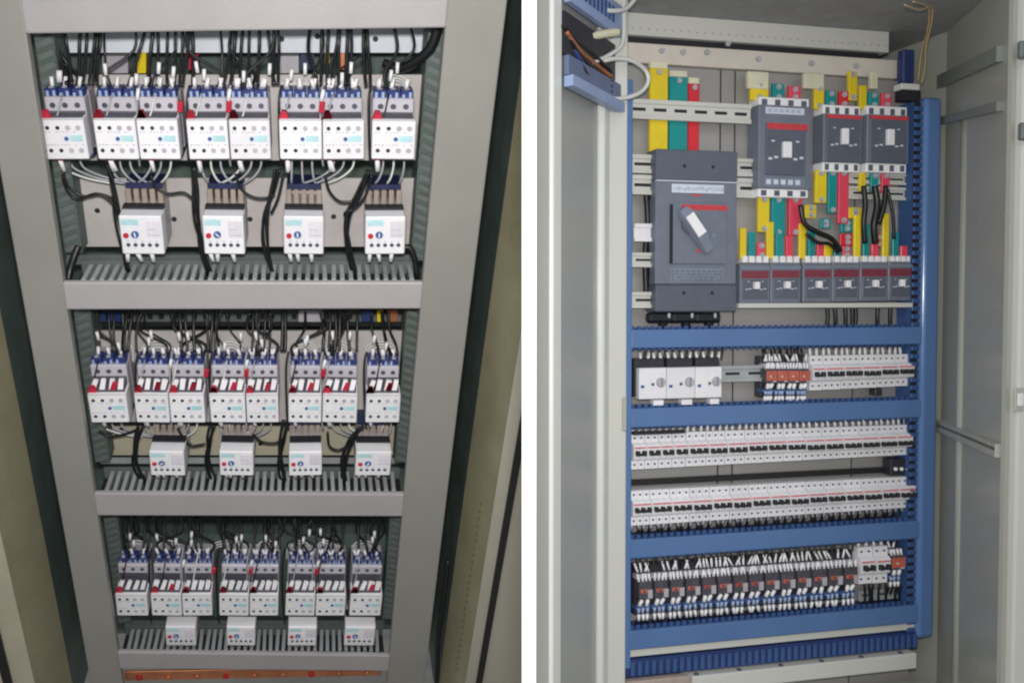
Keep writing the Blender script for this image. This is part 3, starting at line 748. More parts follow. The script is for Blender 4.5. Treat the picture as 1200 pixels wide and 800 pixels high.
dr = dbox(MB(), door_s(703), door_s(640), -.012, -.006, ZD0, ZD1).build('door', 'cab_panel', cabR, clip=CL_R)
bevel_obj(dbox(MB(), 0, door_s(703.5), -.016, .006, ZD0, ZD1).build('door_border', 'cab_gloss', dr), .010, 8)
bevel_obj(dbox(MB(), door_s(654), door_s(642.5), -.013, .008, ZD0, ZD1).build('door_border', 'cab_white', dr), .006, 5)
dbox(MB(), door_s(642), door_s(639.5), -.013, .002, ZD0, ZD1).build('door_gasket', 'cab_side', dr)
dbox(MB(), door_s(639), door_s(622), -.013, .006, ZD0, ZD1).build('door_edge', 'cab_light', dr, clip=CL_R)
# ducts and brackets across the top of the door
def door_duct(yh0, yh1, m, o1, slots):
    z1 = door_z(722, yh0); z0 = door_z(722, yh1)
    d = dbox(MB(), -.02, door_s(655), .009, o1, z0, z1).build('door_duct', m, dr)
    for k in range(slots):
        s_ = .02 + (door_s(655) - .04) * (k + .5) / slots
        dbox(MB(), s_ - .006, s_ + .006, o1 + .0002, o1 + .0012, z0 + (z1 - z0) * .3, z0 + (z1 - z0) * .8).build('duct_slot', 'duct_blue', d)
door_duct(14, 50, 'duct_lavender', .020, 10)
door_duct(58, 102, 'relay_dark', .004, 0)  # flat dark slab filling the dark gap between the ducts
door_duct(104, 124, 'duct_slate', .018, 0)
door_duct(125, 136, 'duct_lavender', .026, 0)

# ---- cables at the top of the door
DZ = -.09
wire_thing('cable_loop', 'pale grey cable looping beside the blue-framed cabinet door top', 'cable',
           [([(703, 73, -.10), (722, 69, -.08), (742, 72, -.06), (757, 84, -.04), (759, 98, -.04), (748, 110, -.05), (726, 116, -.07), (706, 113, -.09)], .0045, 'wire_white'),
            ([(676, 82, -.16), (694, 74, -.12), (712, 66, -.09), (727, 55, -.07), (731, 40, -.06), (731, 0, -.05), (731, -20, -.05)], .0045, 'wire_white')], P=PR, FM=FR)
wire_thing('cable_loop', 'grey cable arching over the top corner of the opened door', 'cable',
           [([(698, -6, -.12), (702, 8, -.11), (716, 13, -.1), (734, 10, -.08), (746, -4, -.07)], .0045, 'wire_white')], P=PR, FM=FR)
wire_thing('cable_sleeve', 'cream sleeved cable lying across the door ducts', 'cable',
           [([(674, 43, -.14), (690, 43, -.12), (708, 40, -.10), (724, 38, -.08)], .0085, 'wire_cream'), ([(676, 48, -.15), (686, 60, -.14), (684, 74, -.13)], .004, 'wire_orange')], P=PR, FM=FR)
wire_thing('orange_cable', 'thin ochre cable hanging in the top corner of the cabinet', 'cable',
           [([(1060, 6, -.20), (1078, 12, -.17), (1092, 8, -.14), (1091, 30, -.10), (1085, 55, -.06), (1084, 80, -.03), (1080, 98, -.01)], .0016, 'wire_orange'), ([(1070, 2, -.20), (1088, 10, -.15), (1087, 36, -.10), (1080, 60, -.05), (1076, 96, -.01)], .0014, 'wire_orange')], P=PR, FM=FR)

# ---- coloured busbars behind the main breaker
GB = 'coloured phase bars of the blue-framed cabinet'
def bar_thing(lbl, m, x0, x1, y0, y1, d0, d1, bolt=False):
    o = thing('busbar', lbl, 'busbar', FR, GB)
    boxR(x0, x1, y0, y1, d0, d1, .0015).build('bar', m, o)
    if bolt:
        q = PR((x0 + x1) / 2, y0 + 5, d0); MB().cyl((q.x, d0, q.z), (0, -1, 0), .006, .004, 6).build('bolt', 'lever_grey', o)
        X0, X1, Z0, Z1 = rectR(x0, x1, y0 - 7, y0, d0); MB().box(X0 + .001, X1 - .001, d0 + .001, d1, Z0, Z1).build('bar_end', 'wire_cream', o)
    return o
bar_thing('wide yellow upright busbar above the main breaker', 'bar_yellow', 762, 783, 80, 178, .030, .040, True)
bar_thing('wide green upright busbar above the main breaker', 'bar_green', 785, 806, 90, 178, .032, .042, True)
bar_thing('wide red upright busbar above the main breaker', 'bar_red', 807, 820, 98, 178, .034, .044, True)
# DIN rails
def din(lbl, x0, x1, y0, y1, d=.022, slots=4, m='duct_grey'):
    o = thing('din_rail', lbl, 'rail', FR, 'mounting rails of the blue-framed cabinet')
    X0, X1, Z0, Z1 = rectR(x0, x1, y0, y1, d); h = Z1 - Z0
    MB().box(X0, X1, d + .004, d + .007, Z0, Z1).build('web', m, o)
    MB().box(X0, X1, d, d + .0038, Z1 - h * .22, Z1, .0005).build('lip', m, o)
    MB().box(X0, X1, d, d + .0038, Z0, Z0 + h * .22, .0005).build('lip', m, o)
    for k in range(slots):
        x = X0 + (X1 - X0) * (k + .5) / slots; w = (X1 - X0) / slots * .3
        MB().box(x - w, x + w, d + .0032, d + .0045, Z0 + h * .42, Z0 + h * .58).build('slot', 'hole_dark', o)
    return o
din('long slotted steel rail crossing in front of the coloured busbars', 738, 881, 119, 142, .020, 6, 'cab_light')
din('slotted steel rail left of the main breaker, upper', 738, 770, 181, 203, .024, 1, 'cab_light')
din('slotted steel rail left of the main breaker, lower', 738, 770, 205, 228, .024, 1, 'cab_light')
din('slotted steel rail right of the main breaker, upper', 863, 892, 186, 207, .028, 1, 'cab_light')
din('slotted steel rail right of the main breaker, lower', 863, 892, 209, 232, .028, 1, 'cab_light')
din('slotted steel rail under the two small breakers, upper', 994, 1067, 203, 216, .030, 2, 'cab_light')
din('slotted steel rail under the two small breakers, lower', 994, 1067, 219, 234, .030, 2, 'cab_light')
din('white bracket beside the main breaker handle', 744, 770, 262, 283, .022, 0, 'white_plastic')
din('drilled bracket beside the main breaker', 740, 770, 296, 313, .022, 1, 'cab_light')
din('bracket beside the foot of the main breaker', 740, 770, 342, 361, .022, 1, 'cab_light')
din('bare steel rail between the white timers and orange relays', 846, 900, 428, 447, .026, 2, 'duct_grey')

# ---- main moulded case breaker
def frac_box(mb, R, fx0, fx1, fz0, fz1, y0, y1, b=0):
    X0, X1, Z0, Z1 = R; return mb.box(X0 + (X1 - X0) * fx0, X0 + (X1 - X0) * fx1, y0, y1, Z0 + (Z1 - Z0) * fz0, Z0 + (Z1 - Z0) * fz1, b)
R0 = rectR(769, 864, 176, 365, .004); wX, hZ = R0[1] - R0[0], R0[3] - R0[2]
mcb = thing('main_breaker', 'large dark grey main breaker with a rotary lever', 'circuit breaker', FR)
def fb(fx0, fx1, py0, py1, y0, y1, b=0):  # py in picture rows of this breaker
    return frac_box(MB(), R0, fx0, fx1, (365 - py1) / 189, (365 - py0) / 189, y0, y1, b)
fb(0, 1, 212.5, 333, .006, .046, .002).build('body', 'breaker_grey', mcb)
tc = fb(0, 1, 176, 212, .004, .046, .002).build('terminal_cover', 'breaker_dark', mcb)
bc = fb(0, 1, 333.5, 365, .004, .046, .002).build('terminal_cover', 'breaker_dark', mcb)
fb(.0, 1, 212, 213.2, .0035, .01).build('seam_line', 'print_white', mcb)
for cv, py in ((tc, 195), (bc, 343)):
    for fx in (.34, .69): MB().cyl((R0[0] + wX * fx, .0043, R0[2] + hZ * (365 - py) / 189), (0, -1, 0), .004, .0006, 10).build('screw_hole', 'hole_dark', cv)
lp = fb(.19, .83, 216, 226, .0050, .007).build('logo_plate', 'print_white', mcb)
m = MB(); x = .21
while x < .80:
    ln = rnd.uniform(.008, .03); frac_box(m, R0, x, x + ln, (365 - rnd.uniform(222.5, 224)) / 189, (365 - rnd.uniform(218.5, 220)) / 189, .0047, .0055); x += ln + .010
m.build('print_marks', 'print_blue', lp, stuff=True)
fb(.44, .56, 227.5, 229.5, .0052, .007).build('print_mark', 'print_red', mcb)
fb(.19, .86, 238, 309, .0012, .007, .0012).build('handle_panel', 'breaker_grey', mcb)
fb(.30, .86, 240, 246, .0006, .002).build('red_stripe', 'print_red', mcb)
fb(.17, .195, 240, 309, .0014, .007).build('panel_shadow_groove', 'hole_dark', mcb)  # dark strip paints the shadow along the panel's left edge
c = Vector((R0[0] + wX * .29, .001, R0[2] + hZ * (365 - 245) / 189)); e = Vector((R0[0] + wX * .62, -.004, R0[2] + hZ * (365 - 294) / 189))
dd = (e - c); ax = dd.normalized(); up = Vector((0, -1, 0)); sd = ax.cross(up).normalized()
MB().cyl((c + dd * .35).to_tuple(), (0, -1, 0), .022, .004, 20).build('handle_hub', 'breaker_dark', mcb)
vs = []
for t_, w_, h_ in ((0.0, .011, .007), (.12, .016, .013), (.62, .0165, .016), (1.0, .012, .009)):
    p = c + dd * t_
    for sg, yy in ((-1, 0), (-.75, 1), (.75, 1), (1, 0)): q = p + sd * (w_ * sg); vs.append((q.x, -.002 - h_ * yy, q.z))
fs = []
for k in range(3):
    for j in range(3): fs.append((k * 4 + j, k * 4 + j + 1, k * 4 + 5 + j, k * 4 + 4 + j))
    fs.append((k * 4 + 3, k * 4, k * 4 + 4, k * 4 + 7))
fs += [(3, 2, 1, 0), (12, 13, 14, 15)]
lv = bevel_obj(MB().add(vs, fs).build('lever', 'breaker_light', mcb), .0015)
vs2 = []
for t_ in (.16, .62):
    p = c + dd * t_
    for sg in (-.7, .7): q = p + sd * (.0150 * sg); vs2.append((q.x, -.002 - (.0142 if t_ < .3 else .0166), q.z))
MB().add(vs2 + [(x, y + .001, z) for x, y, z in vs2], [(0, 1, 3, 2), (4, 6, 7, 5), (0, 2, 6, 4), (1, 5, 7, 3), (0, 4, 5, 1), (2, 3, 7, 6)]).build('lever_highlight', 'ferrule_white', lv)  # light highlight of the grey lever, laid on as a white strip
MB().cyl((R0[0] + wX * .5, .0012, R0[2] + hZ * (365 - 294) / 189), (0, -1, 0), .004, .0008, 12).build('trip_button', 'print_red', mcb)
MB().cyl((R0[0] + wX * .69, .0012, R0[2] + hZ * (365 - 275) / 189), (0, -1, 0), .005, .0008, 12).build('print_mark', 'breaker_light', mcb)
rt = fb(.18, .84, 314, 330, .0052, .007).build('rating_plate', 'breaker_light', mcb)
m = MB()
for yy in (317, 320.5, 324, 327.5):
    x = .2
    while x < .80:
        ln = rnd.uniform(.01, .05); frac_box(m, R0, x, x + ln, (365 - yy - 1.4) / 189, (365 - yy) / 189, .0048, .0055); x += ln + rnd.uniform(.012, .03)
m.build('print_marks', 'breaker_dark', rt, stuff=True)
for k in range(3):
    px = 780 + k * 27
    o = thing('cable_lug', 'black shrouded cable lug under the main breaker, %s from the left pillar' % ORD[k], 'cable lug', FR, 'cable lugs under the main breaker')
    boxR(px - 18, px + 12, 366, 378, .006, .03, .005).build('shroud', 'wire_black', o)
    MB().tube([PR(px - 3, 374, .02), PR(px - 4, 384, .025), PR(px - 4, 394, .03)], .010, 8).build('cable', 'wire_black', o)
    q = PR(px + 4, 367, .004); MB().cyl((q.x, .004, q.z), (0, 0, -1), .003, .01, 8).build('stud', 'lever_grey', o)

# ---- smaller moulded case breakers
def mccb(lbl, x0, x1, y0, y1, kind, d=.010):
    R = rectR(x0, x1, y0, y1, d); w, h = R[1] - R[0], R[3] - R[2]
    o = thing('moulded_breaker', lbl, 'circuit breaker', FR, 'smaller grey breakers of the blue-framed cabinet')
    def g(fx0, fx1, fz0, fz1, ya, yb, b=0): return frac_box(MB(), R, fx0, fx1, fz0, fz1, ya, yb, b)
    tw = {'row': .0, 'small': .15}.get(kind, .09)
    g(0, 1, tw * .9, 1 - tw * .9, d + .002, PLT - .004, .0015).build('body', 'breaker_grey', o)
    if kind != 'row':
        for s0, s1 in ((0, tw), (1 - tw, 1)):
            tb = g(.02, .98, s0, s1, d + .006, PLT - .005, .001).build('terminal_block', 'ferrule_white', o)
            for k in range(4):
                f = .12 + k * .253
                g(f - .05, f + .05, s0 + tw * .15, s1 - tw * .25, d + .005, d + .008).build('terminal_slot', 'breaker_dark', tb)
    if kind == 'mid':
        l = g(.12, .86, .83, .895, d + .0012, d + .003).build('logo_plate', 'print_white', o)
        for k in range(6): g(.16 + k * .11, .16 + k * .11 + .08, .845, .88, d + .0008, d + .002).build('print_mark', 'print_blue', l)
        g(.12, .88, .22, .73, d - .001, d + .003, .001).build('front_panel', 'breaker_dark', o)
        g(.14, .92, .675, .735, d - .0016, d + .002).build('red_stripe', 'print_red', o)
        tz0, tz1 = .39, .55
        l = g(.10, .88, .10, .20, d + .0012, d + .003).build('rating_plate', 'breaker_light', o)
        for k in range(5): g(.14 + k * .14, .14 + k * .14 + .09, .125, .175, d + .0008, d + .002).build('print_mark', 'print_white', l)
    elif kind == 'small':
        g(.06, .94, .14, .84, d - .0005, d + .003, .001).build('front_panel', 'breaker_dark', o)
        g(.06, .96, .79, .845, d - .0012, d + .002).build('red_stripe', 'print_red', o)
        tz0, tz1 = .40, .64
    else:
        g(.05, .95, .63, .82, d + .0012, d + .003).build('maroon_band', 'maroon', o)
        g(.0, 1.0, .86, .92, d + .0013, d + .003).build('label_strip', 'breaker_light', o)
        g(.08, .92, .12, .60, d + .0008, d + .003, .0008).build('front_panel', 'breaker_dark', o)
        tz0, tz1 = .36, .54
    tg = g(.42, .58, tz0, tz1, d - .008, d + .002, .001).build('toggle', 'ferrule_white', o)
    m = MB()
    for k, f in enumerate((.2, .31, .68, .80)):
        X = R[0] + w * f; Z = R[2] + h * (tz0 - .02 + .015 * (k % 2)); m.box(X - w * .035, X + w * .035, d - .0018, d + .001, Z, Z + h * .022)
    for f in (.25, .72):
        X = R[0] + w * f; Z = R[2] + h * tz1; m.box(X - w * .03, X + w * .03, d - .0018, d + .001, Z, Z + h * .015)
    m.build('print_marks', 'print_white', o, stuff=True)
    return o
mccb('medium grey breaker with a red stripe in the middle of the top bay', 890, 951, 114, 231, 'mid', .006)
mccb('small grey breaker with white terminals beside the medium breaker', 966, 1011, 123, 201, 'small')
mccb('small grey breaker with white terminals next to the blue post', 1017, 1066, 124, 202, 'small')
RX = [(868, 903), (904, 939), (942, 975.5), (976.5, 1008), (1009, 1041), (1042, 1070)]
for i, (x0, x1) in enumerate(RX):
    f = (i + .5) / 6; mccb('compact grey breaker in the row of six, %s from the main breaker' % ORD[i], x0, x1, 309 - f * 3, 356 - f * 4, 'row', .012)
o = thing('mounting_strip', 'pale steel strip under the row of six compact breakers', 'strip', FR); boxR(866, 1070, 355, 360.5, .009, .04, .001).build('strip', 'cab_light', o)

# coloured drop bars: (place, colour, x0,x1,y0,y1)
def drop(lbl, items, d0=.024, d1=.032):
    o = thing('phase_bars', lbl, 'busbar', FR, GB)
    for m, x0, x1, y0, y1 in items: boxR(x0, x1, y0, y1, d0 - (.004 if m == 'wire_cream' else 0), d1 - (.002 if m == 'wire_cream' else 0), .0012).build({'bar_yellow': 'yellow_bar', 'bar_green': 'green_bar', 'wire_cream': 'support_clip'}.get(m, 'red_bar'), m, o)
    for m, x0, x1, y0, y1 in items:
        if m == 'wire_cream' or x1 - x0 < 9: continue
        for yy in (y0 + 4, y1 - 4):
            q = PR((x0 + x1) / 2, yy, d0); b_ = MB().cyl((q.x, d0, q.z), (0, -1, 0), .0062, .0012, 10); b_.cyl((q.x, d0 - .0012, q.z), (0, -1, 0), .0042, .0036, 6); b_.build('bolt', 'lever_grey', o)
    return o
drop('coloured bars and cream clip above the medium breaker', [('bar_yellow', 880, 901, 96, 118), ('wire_cream', 877, 901, 84, 104), ('bar_green', 906, 919, 98, 118), ('bar_pink', 925, 939, 101, 118)])
drop('coloured bars and cream clip above the first small breaker', [('bar_yellow', 955, 966, 100, 128), ('wire_cream', 943, 966, 86, 104), ('bar_green', 969, 980, 106, 126), ('bar_red', 984, 995, 107, 126)])
drop('coloured bars above the small breaker near the blue post', [('bar_yellow', 995, 1005, 84, 118), ('bar_yellow', 1008, 1016, 100, 128), ('bar_green', 1019, 1030, 108, 127), ('bar_pink', 1034, 1045, 109, 127), ('wire_cream', 1021, 1029, 84, 104)])
drop('coloured bars running down from the medium breaker', [('bar_yellow', 889, 902, 230, 272), ('bar_green', 905, 920, 230, 276), ('bar_pink', 925, 940, 230, 276)])
drop('coloured bars running down from the first small breaker', [('bar_yellow', 956, 969, 199, 238), ('bar_green', 971, 981, 199, 250), ('bar_pink', 983, 995, 199, 262)])
drop('short coloured stubs under the small breaker near the blue post', [('bar_yellow', 1008, 1015, 202, 224), ('bar_green', 1021, 1030, 202, 224), ('bar_pink', 1034, 1043, 202, 226)])
drop('crossing coloured links between the upper and lower bars', [('bar_yellow', 944, 957, 240, 256), ('bar_green', 962, 974, 256, 268), ('bar_green', 986, 1000, 258, 272), ('bar_yellow', 995, 1010, 243, 256), ('bar_red', 985, 1002, 274, 288), ('bar_red', 1027, 1037, 274, 290), ('bar_yellow', 968, 976, 284, 300)], .030, .036)
STUB = [[(868, 875, 267), (878, 885.5, 272), (888, 897, 284)], [(899, 907, 260), (910, 918, 270), (921.5, 930, 276)], [(937, 944.5, 262), (948, 955.5, 270), (958, 966, 286)],
        [(966.5, 973, 284), (978, 986, 286), (988, 997, 288)], [(1001.5, 1009, 252), (1012, 1019, 262), (1022, 1030, 286)], [(1035, 1042, 250), (1046.5, 1053.5, 272), (1056, 1064, 288)]]
for i, st_ in enumerate(STUB):
    o = drop('coloured stubs feeding the %s compact breaker from the main breaker' % ORD[i], [(m, a, b, y, 303) for m, (a, b, y) in zip(('bar_yellow', 'bar_green', 'bar_pink'), st_)], .020, .027)
    X0, X1, Z0, Z1 = rectR(RX[i][0] + 1, RX[i][1] - 1, 300, 308, .018)
    m = MB()
    for k in range(4): m.box(X0 + (X1 - X0) * (k / 4 + .03), X0 + (X1 - X0) * (k / 4 + .2), .016, .03, Z0, Z1, .0008)
    m.build('terminal_teeth', 'ferrule_white', o)
wire_thing('power_cable', 'black cable curving below the medium breaker towards the compact breakers', 'cable',
           [([(938, 240, .012), (943, 262, .010), (958, 272, .008), (975, 280, .010), (985, 294, .014)], .0055, 'wire_black'), ([(945, 274, .012), (958, 284, .010), (972, 286, .012), (982, 296, .014)], .004, 'wire_black')], P=PR, FM=FR)
wire_thing('power_cables', 'black cables dropping from the small breaker near the blue post', 'cable',
           [([(1012, 218, .014), (1014, 240, .012), (1012, 262, .014), (1014, 285, .018)], .006, 'wire_black'), ([(1025, 218, .014), (1028, 240, .012), (1024, 264, .014), (1026, 285, .018)], .0075, 'wire_black'),
            ([(1038, 218, .014), (1036, 240, .012), (1030, 262, .014)], .006, 'wire_black'), ([(1040, 222, .016), (1046, 250, .014), (1048, 280, .018)], .004, 'wire_black')], P=PR, FM=FR)
wire_thing('outgoing_cables', 'black cables under the compact breakers, middle pair', 'cable',
           [([(x, 357, .020), (x + 1, 372, .020), (x + rnd.uniform(-2, 2), 392, .024)], .0048, 'wire_black') for x in (969, 978, 990, 998, 1002)], P=PR, FM=FR)
wire_thing('outgoing_cables', 'black cables under the compact breakers, near the blue post', 'cable',
           [([(x, 357, .020), (x - 1, 372, .020), (x, 392, .024)], .0048, 'wire_black') for x in (1029, 1044)], P=PR, FM=FR)
o = thing('blue_cover', 'dark blue insulating cover at the top of the blue post', 'cover', FR)
boxR(1059, 1072, 58, 97, .012, .03, .002).build('cover', 'dark_blue', o); boxR(1057, 1078, 98, 105, .006, .03, .001).build('ledge', 'cab_white', o); boxR(1058, 1079, 106, 118, .008, .03).build('underside', 'hole_dark', o)
for x0, y0 in ((884, 69), (947, 76), (1000, 80), (1024, 82)):
    pass

# ---- row A: three white timers, four orange relays, breakers
def timer(i, x0, x1):
    o = thing('timer_relay', 'white boxed timer relay with a grey oval knob, %s from the left pillar' % ORD[i], 'relay', FR, 'white timer relays under the first blue rail')
    d = .004
    def g(a, b, c_, e_, ya, yb, bv=0): return boxR(a, b, c_, e_, ya, yb, bv)
    y0, y1 = 431 - i * .6, 467.5 - i * .8
    g(x0, x1, y0, y1, d, .03, .0012).build('face_block', 'white_plastic', o)
    g(x0 - (6 if i == 0 else 0), x1 - 3, y0 - 11, y1 - 3, d + .012, PLT - .002, .001).build('housing', 'relay_dark', o)
    q = PR(x1 - 6.5, y0 + 17, d); MB().cyl((q.x, d, q.z), (0, -1, 0), .0105, .004, 18, .009).build('knob', 'grey_plastic', o)
    MB().box(q.x - .0012, q.x + .0012, d - .0052, d - .0038, q.z - .009, q.z + .009).build('knob_mark', 'breaker_light', o)
    q = PR(x0 + 16, y0 + 17, d); MB().cyl((q.x, d, q.z - .004), (0, -1, 0), .0035, .0012, 10).build('button', 'breaker_dark', o)
    q = PR(x0 + 4, y0 + 22, d); MB().box(q.x - .004, q.x + .004, d - .0006, d, q.z - .003, q.z + .003).build('indicator', 'button_blue', o)
    g(x0 + 17, x1 - 3, y1 + 1, y1 + 7.5, d + .006, d + .02, .001).build('wire_tag', 'ferrule_white', o)
    m = MB()
    for k in range(4):
        q = PR(x0 + 2 + k * 8, y0 - 7, d + .022); m.cyl(q, (rnd.uniform(-.2, .2), .1, 1), .0032, .020, 6)
    m.build('sleeves', 'ferrule_white', o, stuff=True)
    m = MB()
    for k in range(4): m.tube([PR(x0 + 5 + k * 8, y0 - 8, d + .03), PR(x0 + 7 + k * 8, y0 - 20, d + .03), PR(x0 + 6 + k * 8, y0 - 32, d + .035)], .003, 6)
    m.build('top_wires', 'wire_black', o, stuff=True)
for i, (a_, b_) in enumerate(((749, 781), (782, 814.5), (815.5, 846))): timer(i, a_, b_)
def plug_relay(lbl, x0, x1, y0, y1, wht=False):
    R = rectR(x0, x1, y0, y1, .008); X0, X1, Z0, Z1 = R; w, h = X1 - X0, Z1 - Z0
    o = thing('plug_relay', lbl, 'relay', FR, 'plug-in relays of the blue-framed cabinet')
    def g(a, b, c_, e_, ya, yb, bv=0): return frac_box(MB(), R, a, b, c_, e_, ya, yb, bv)
    g(.04, .96, .10, .92, .028, PLT - .001, .001).build('socket', 'relay_dark', o)
    g(.06, .90, .40, .68, .008, .03, .0012).build('relay_body', 'relay_brown', o)
    if wht: g(.02, .98, .44, .64, .0064, .009, .0006).build('front_label', 'relay_orange', o)
    else: g(.14, .60, .50, .56, .0068, .009, .0004).build('front_label', rnd.choice(('relay_orange', 'relay_rust', 'relay_orange')), o)
    g(.30, .46, .515, .545, .0058, .008).build('window', 'wire_cream' if wht else 'relay_brown', o)
    g(.62, .92, .41, .55, .0066, .009).build('side_mark', 'grey_plastic', o)
    g(.02, .98, .70, .78, .018, .034, .0008).build('socket_step', 'grey_plastic', o)
    m = MB()
    for k in range(4):
        a = .14 + .24 * k
        m.cyl((X0 + w * a, .014, Z0 + h * .67), (rnd.uniform(-.3, .3), rnd.uniform(0, .3), 1), .0027, h * .13, 6, .0024)
        if rnd.random() < .8: m.cyl((X0 + w * a, .020, Z0 + h * .82), (rnd.uniform(-.6, .6), rnd.uniform(0, .3), 1), .0025, h * .15, 6, .0022)
    m.build('upper_sleeves', 'ferrule_white', o, stuff=True)
    m = MB()
    for k in range(2):
        a = .32 + .38 * k; m.cyl((X0 + w * a, .012, Z0 + h * .385), (rnd.uniform(-.6, -.1), .1, -1), .0042, h * .11, 6)
    m.build('middle_sleeves', 'ferrule_white', o, stuff=True)
    g(.02, .98, .20, .27, .020, .04, .0006).build('socket_step', 'duct_blue', o)
    m = MB()
    for k in range(3):
        a = .2 + .28 * k; m.cyl((X0 + w * a, .018, Z0 + h * .235), (rnd.uniform(-.25, .25), .1, -1), .0034, h * .08, 6)
    m.build('lower_sleeves', 'label_lavender', o, stuff=True)
    m = MB()
    for k in range(3):
        a = .2 + .28 * k; m.cyl((X0 + w * a, .018, Z0 + h * .13), (rnd.uniform(-.3, .3), .1, -1), .0034, h * .10, 6)
    m.build('lower_sleeves', 'ferrule_white', o, stuff=True)
    m = MB()
    for k in range(3):
        a = .2 + .3 * k
        m.tube([(X0 + w * a, .022, Z0 + h * .06), (X0 + w * a + rnd.uniform(-.004, .004), .026, Z0 - h * .06), (X0 + w * a, .03, Z0 - h * .16)], .0028, 6)
        m.tube([(X0 + w * a, .022, Z0 + h * .92), (X0 + w * a + rnd.uniform(-.005, .005), .026, Z0 + h * 1.02), (X0 + w * a, .03, Z0 + h * 1.12)], .0026, 6)
    m.build('wires', 'wire_black', o, stuff=True)
    return o
for i in range(4):
    x0 = 898 + i * 13
    plug_relay('orange-fronted relay in the cluster of four beside the bare rail, %s from the rail' % ORD[i], x0, x0 + 12.6, 413, 472, True)

def make_mcb(n):                           # unit: width 1 per n poles, height 1, origin at the lower left front
    o = thing('miniature_breaker', 'x', 'circuit breaker', Matrix(), 'white miniature breakers of the blue-framed cabinet')
    H1, D1 = 0.078, .034; pw = 0.0125; m = MB()
    prof = [(.010, 0), (.010, .24), (.002, .30), (0, .40), (0, .66), (.002, .70), (.010, .76), (.010, 1), (D1, 1), (D1, 0)]
    for k in range(n): m.prism_yz([(y, z * H1) for y, z in prof][::-1], k * pw + .0003, (k + 1) * pw - .0003)
    m.build('case', 'white_plastic', o)
    MB().box(.0014, n * pw - .0014, .0125, D1 - .002, .002, H1 - .002).build('joint_core', 'grey_plastic', o)
    MB().box(.0015, n * pw - .0015, -.0006, .001, .595 * H1, .645 * H1).build('red_line', 'red_pale', o)
    tg = MB().box(.004, n * pw - .004, -.0055, .001, .40 * H1, .47 * H1, .0008)
    tg.build('toggle_bar', 'hole_dark', o)
    m = MB()
    for k in range(n): m.box(k * pw + .0034, (k + 1) * pw - .0030, -.0085, .001, .40 * H1, .545 * H1, .001)
    m.build('toggles', 'hole_dark', o, stuff=True)
    m = MB()
    for k in range(n):
        for z in (.13, .88): m.cyl(((k + .5) * pw, .010, z * H1), (0, -1, 0), .0024, .0006, 8)
    m.build('screw_row', 'screw_steel', o, stuff=True)
    m = MB()
    for k in range(n): m.cyl(((k + .5) * pw + rnd.uniform(-.001, .001), .018, H1), (rnd.uniform(-.1, .1), .05, 1), .0028, .017, 7)
    m.build('sleeves', 'ferrule_white', o, stuff=True)
    m = MB()
    for k in range(n): m.tube([((k + .5) * pw, .02, H1 + .012), ((k + .5) * pw, .024, H1 + .03)], .0024, 6)
    m.build('top_wires', 'wire_black', o, stuff=True)
    return o
def make_mcb_low(n):
    o = make_mcb(n); pw = .0125; m = MB(); mm = MB()
    for ch in list(o.children):
        if ch.name.split('.')[0] in ('sleeves', 'top_wires'): bpy.data.objects.remove(ch)
    for k in range(n):
        m.cyl(((k + .5) * pw, .018, 0), (rnd.uniform(-.3, .3), .05, -1), .0026, .012, 7)
        mm.tube([((k + .5) * pw, .02, -.004), ((k + .5) * pw + rnd.uniform(-.006, .006), .024, -.016), ((k + .3) * pw, .03, -.034)], .0030, 6)
    m.build('sleeves', 'wire_clear', o, stuff=True); mm.build('lower_wires', 'wire_black', o, stuff=True)
    return o
mcb2, mcb3, mcb3l = Proto(make_mcb(2)), Proto(make_mcb(3)), Proto(make_mcb_low(3))
def put_mcb(pr, n, x0, x1, y0, y1, lbl):
    X0, X1, Z0, Z1 = rectR(x0, x1, y0, y1, .008)
    u = pr.put(FR @ T((X0, .008, Z0)) @ S3((X1 - X0) / (n * .0125), 1, (Z1 - Z0) / .078), lbl)
    dz = rnd.choice((0, 0, 0, -.0015)) - (.004 if ('long row' in lbl and x0 > 940) else 0)
    for ch in u.children:
        if ch.name.startswith('toggle'): ch.location.z = dz
def row(units, ytl, ybl, xl, ytr, ybr, xr, where, low=False):
    for i, (x0, x1, n) in enumerate(units):
        f = ((x0 + x1) / 2 - xl) / (xr - xl)
        y0 = ytl + (ytr - ytl) * f; y1 = ybl + (ybr - ybl) * f
        put_mcb(mcb3l if low else (mcb2 if n == 2 else mcb3), n, x0, x1, y0, y1,
                'white %s-pole breaker %s, %s along' % ('two' if n == 2 else 'three', where, ORD[i]))
row([(952.5, 967.2, 2), (967.8, 989.2, 3), (989.8, 1010.2, 3), (1010.8, 1031.6, 3), (1032.2, 1052.4, 3), (1053, 1072, 3)], 417, 458, 952, 415, 452, 1072, 'in the short row beside orange relays')
ub = [(742.5, 758, 2), (758.5, 774, 2), (774.6, 790, 2), (790.6, 806, 2)]
e3 = [806.6, 830.5, 852.5, 876, 899, 921.6, 944, 966.5, 988.2, 1009.5, 1030.5, 1050.5, 1070.5]
ub += [(a_ + .3, b_ - .3, 3) for a_, b_ in zip(e3[:-1], e3[1:])]
row(ub, 509, 551, 742, 498, 533, 1070, 'in the long row under second blue rail')
uc = [742 + (1073 - 742) * (1 - (1 - k / 15) ** 1.0) for k in range(16)]
ec = [741.5, 764, 787.5, 811, 834.5, 858, 880.5, 903, 925.5, 947.5, 969, 990.5, 1012, 1033, 1054, 1074]
row([(a_ + .3, b_ - .3, 3) for a_, b_ in zip(ec[:-1], ec[1:])], 576, 617, 742, 559, 595, 1072, 'in the lowest breaker row above third blue rail', True)
o = thing('trunking_cover', 'thin black trunking edge above the lowest breaker row', 'trunking', FR)
za, zb_ = PR(742, 574, .012).z, PR(742, 567, .012).z
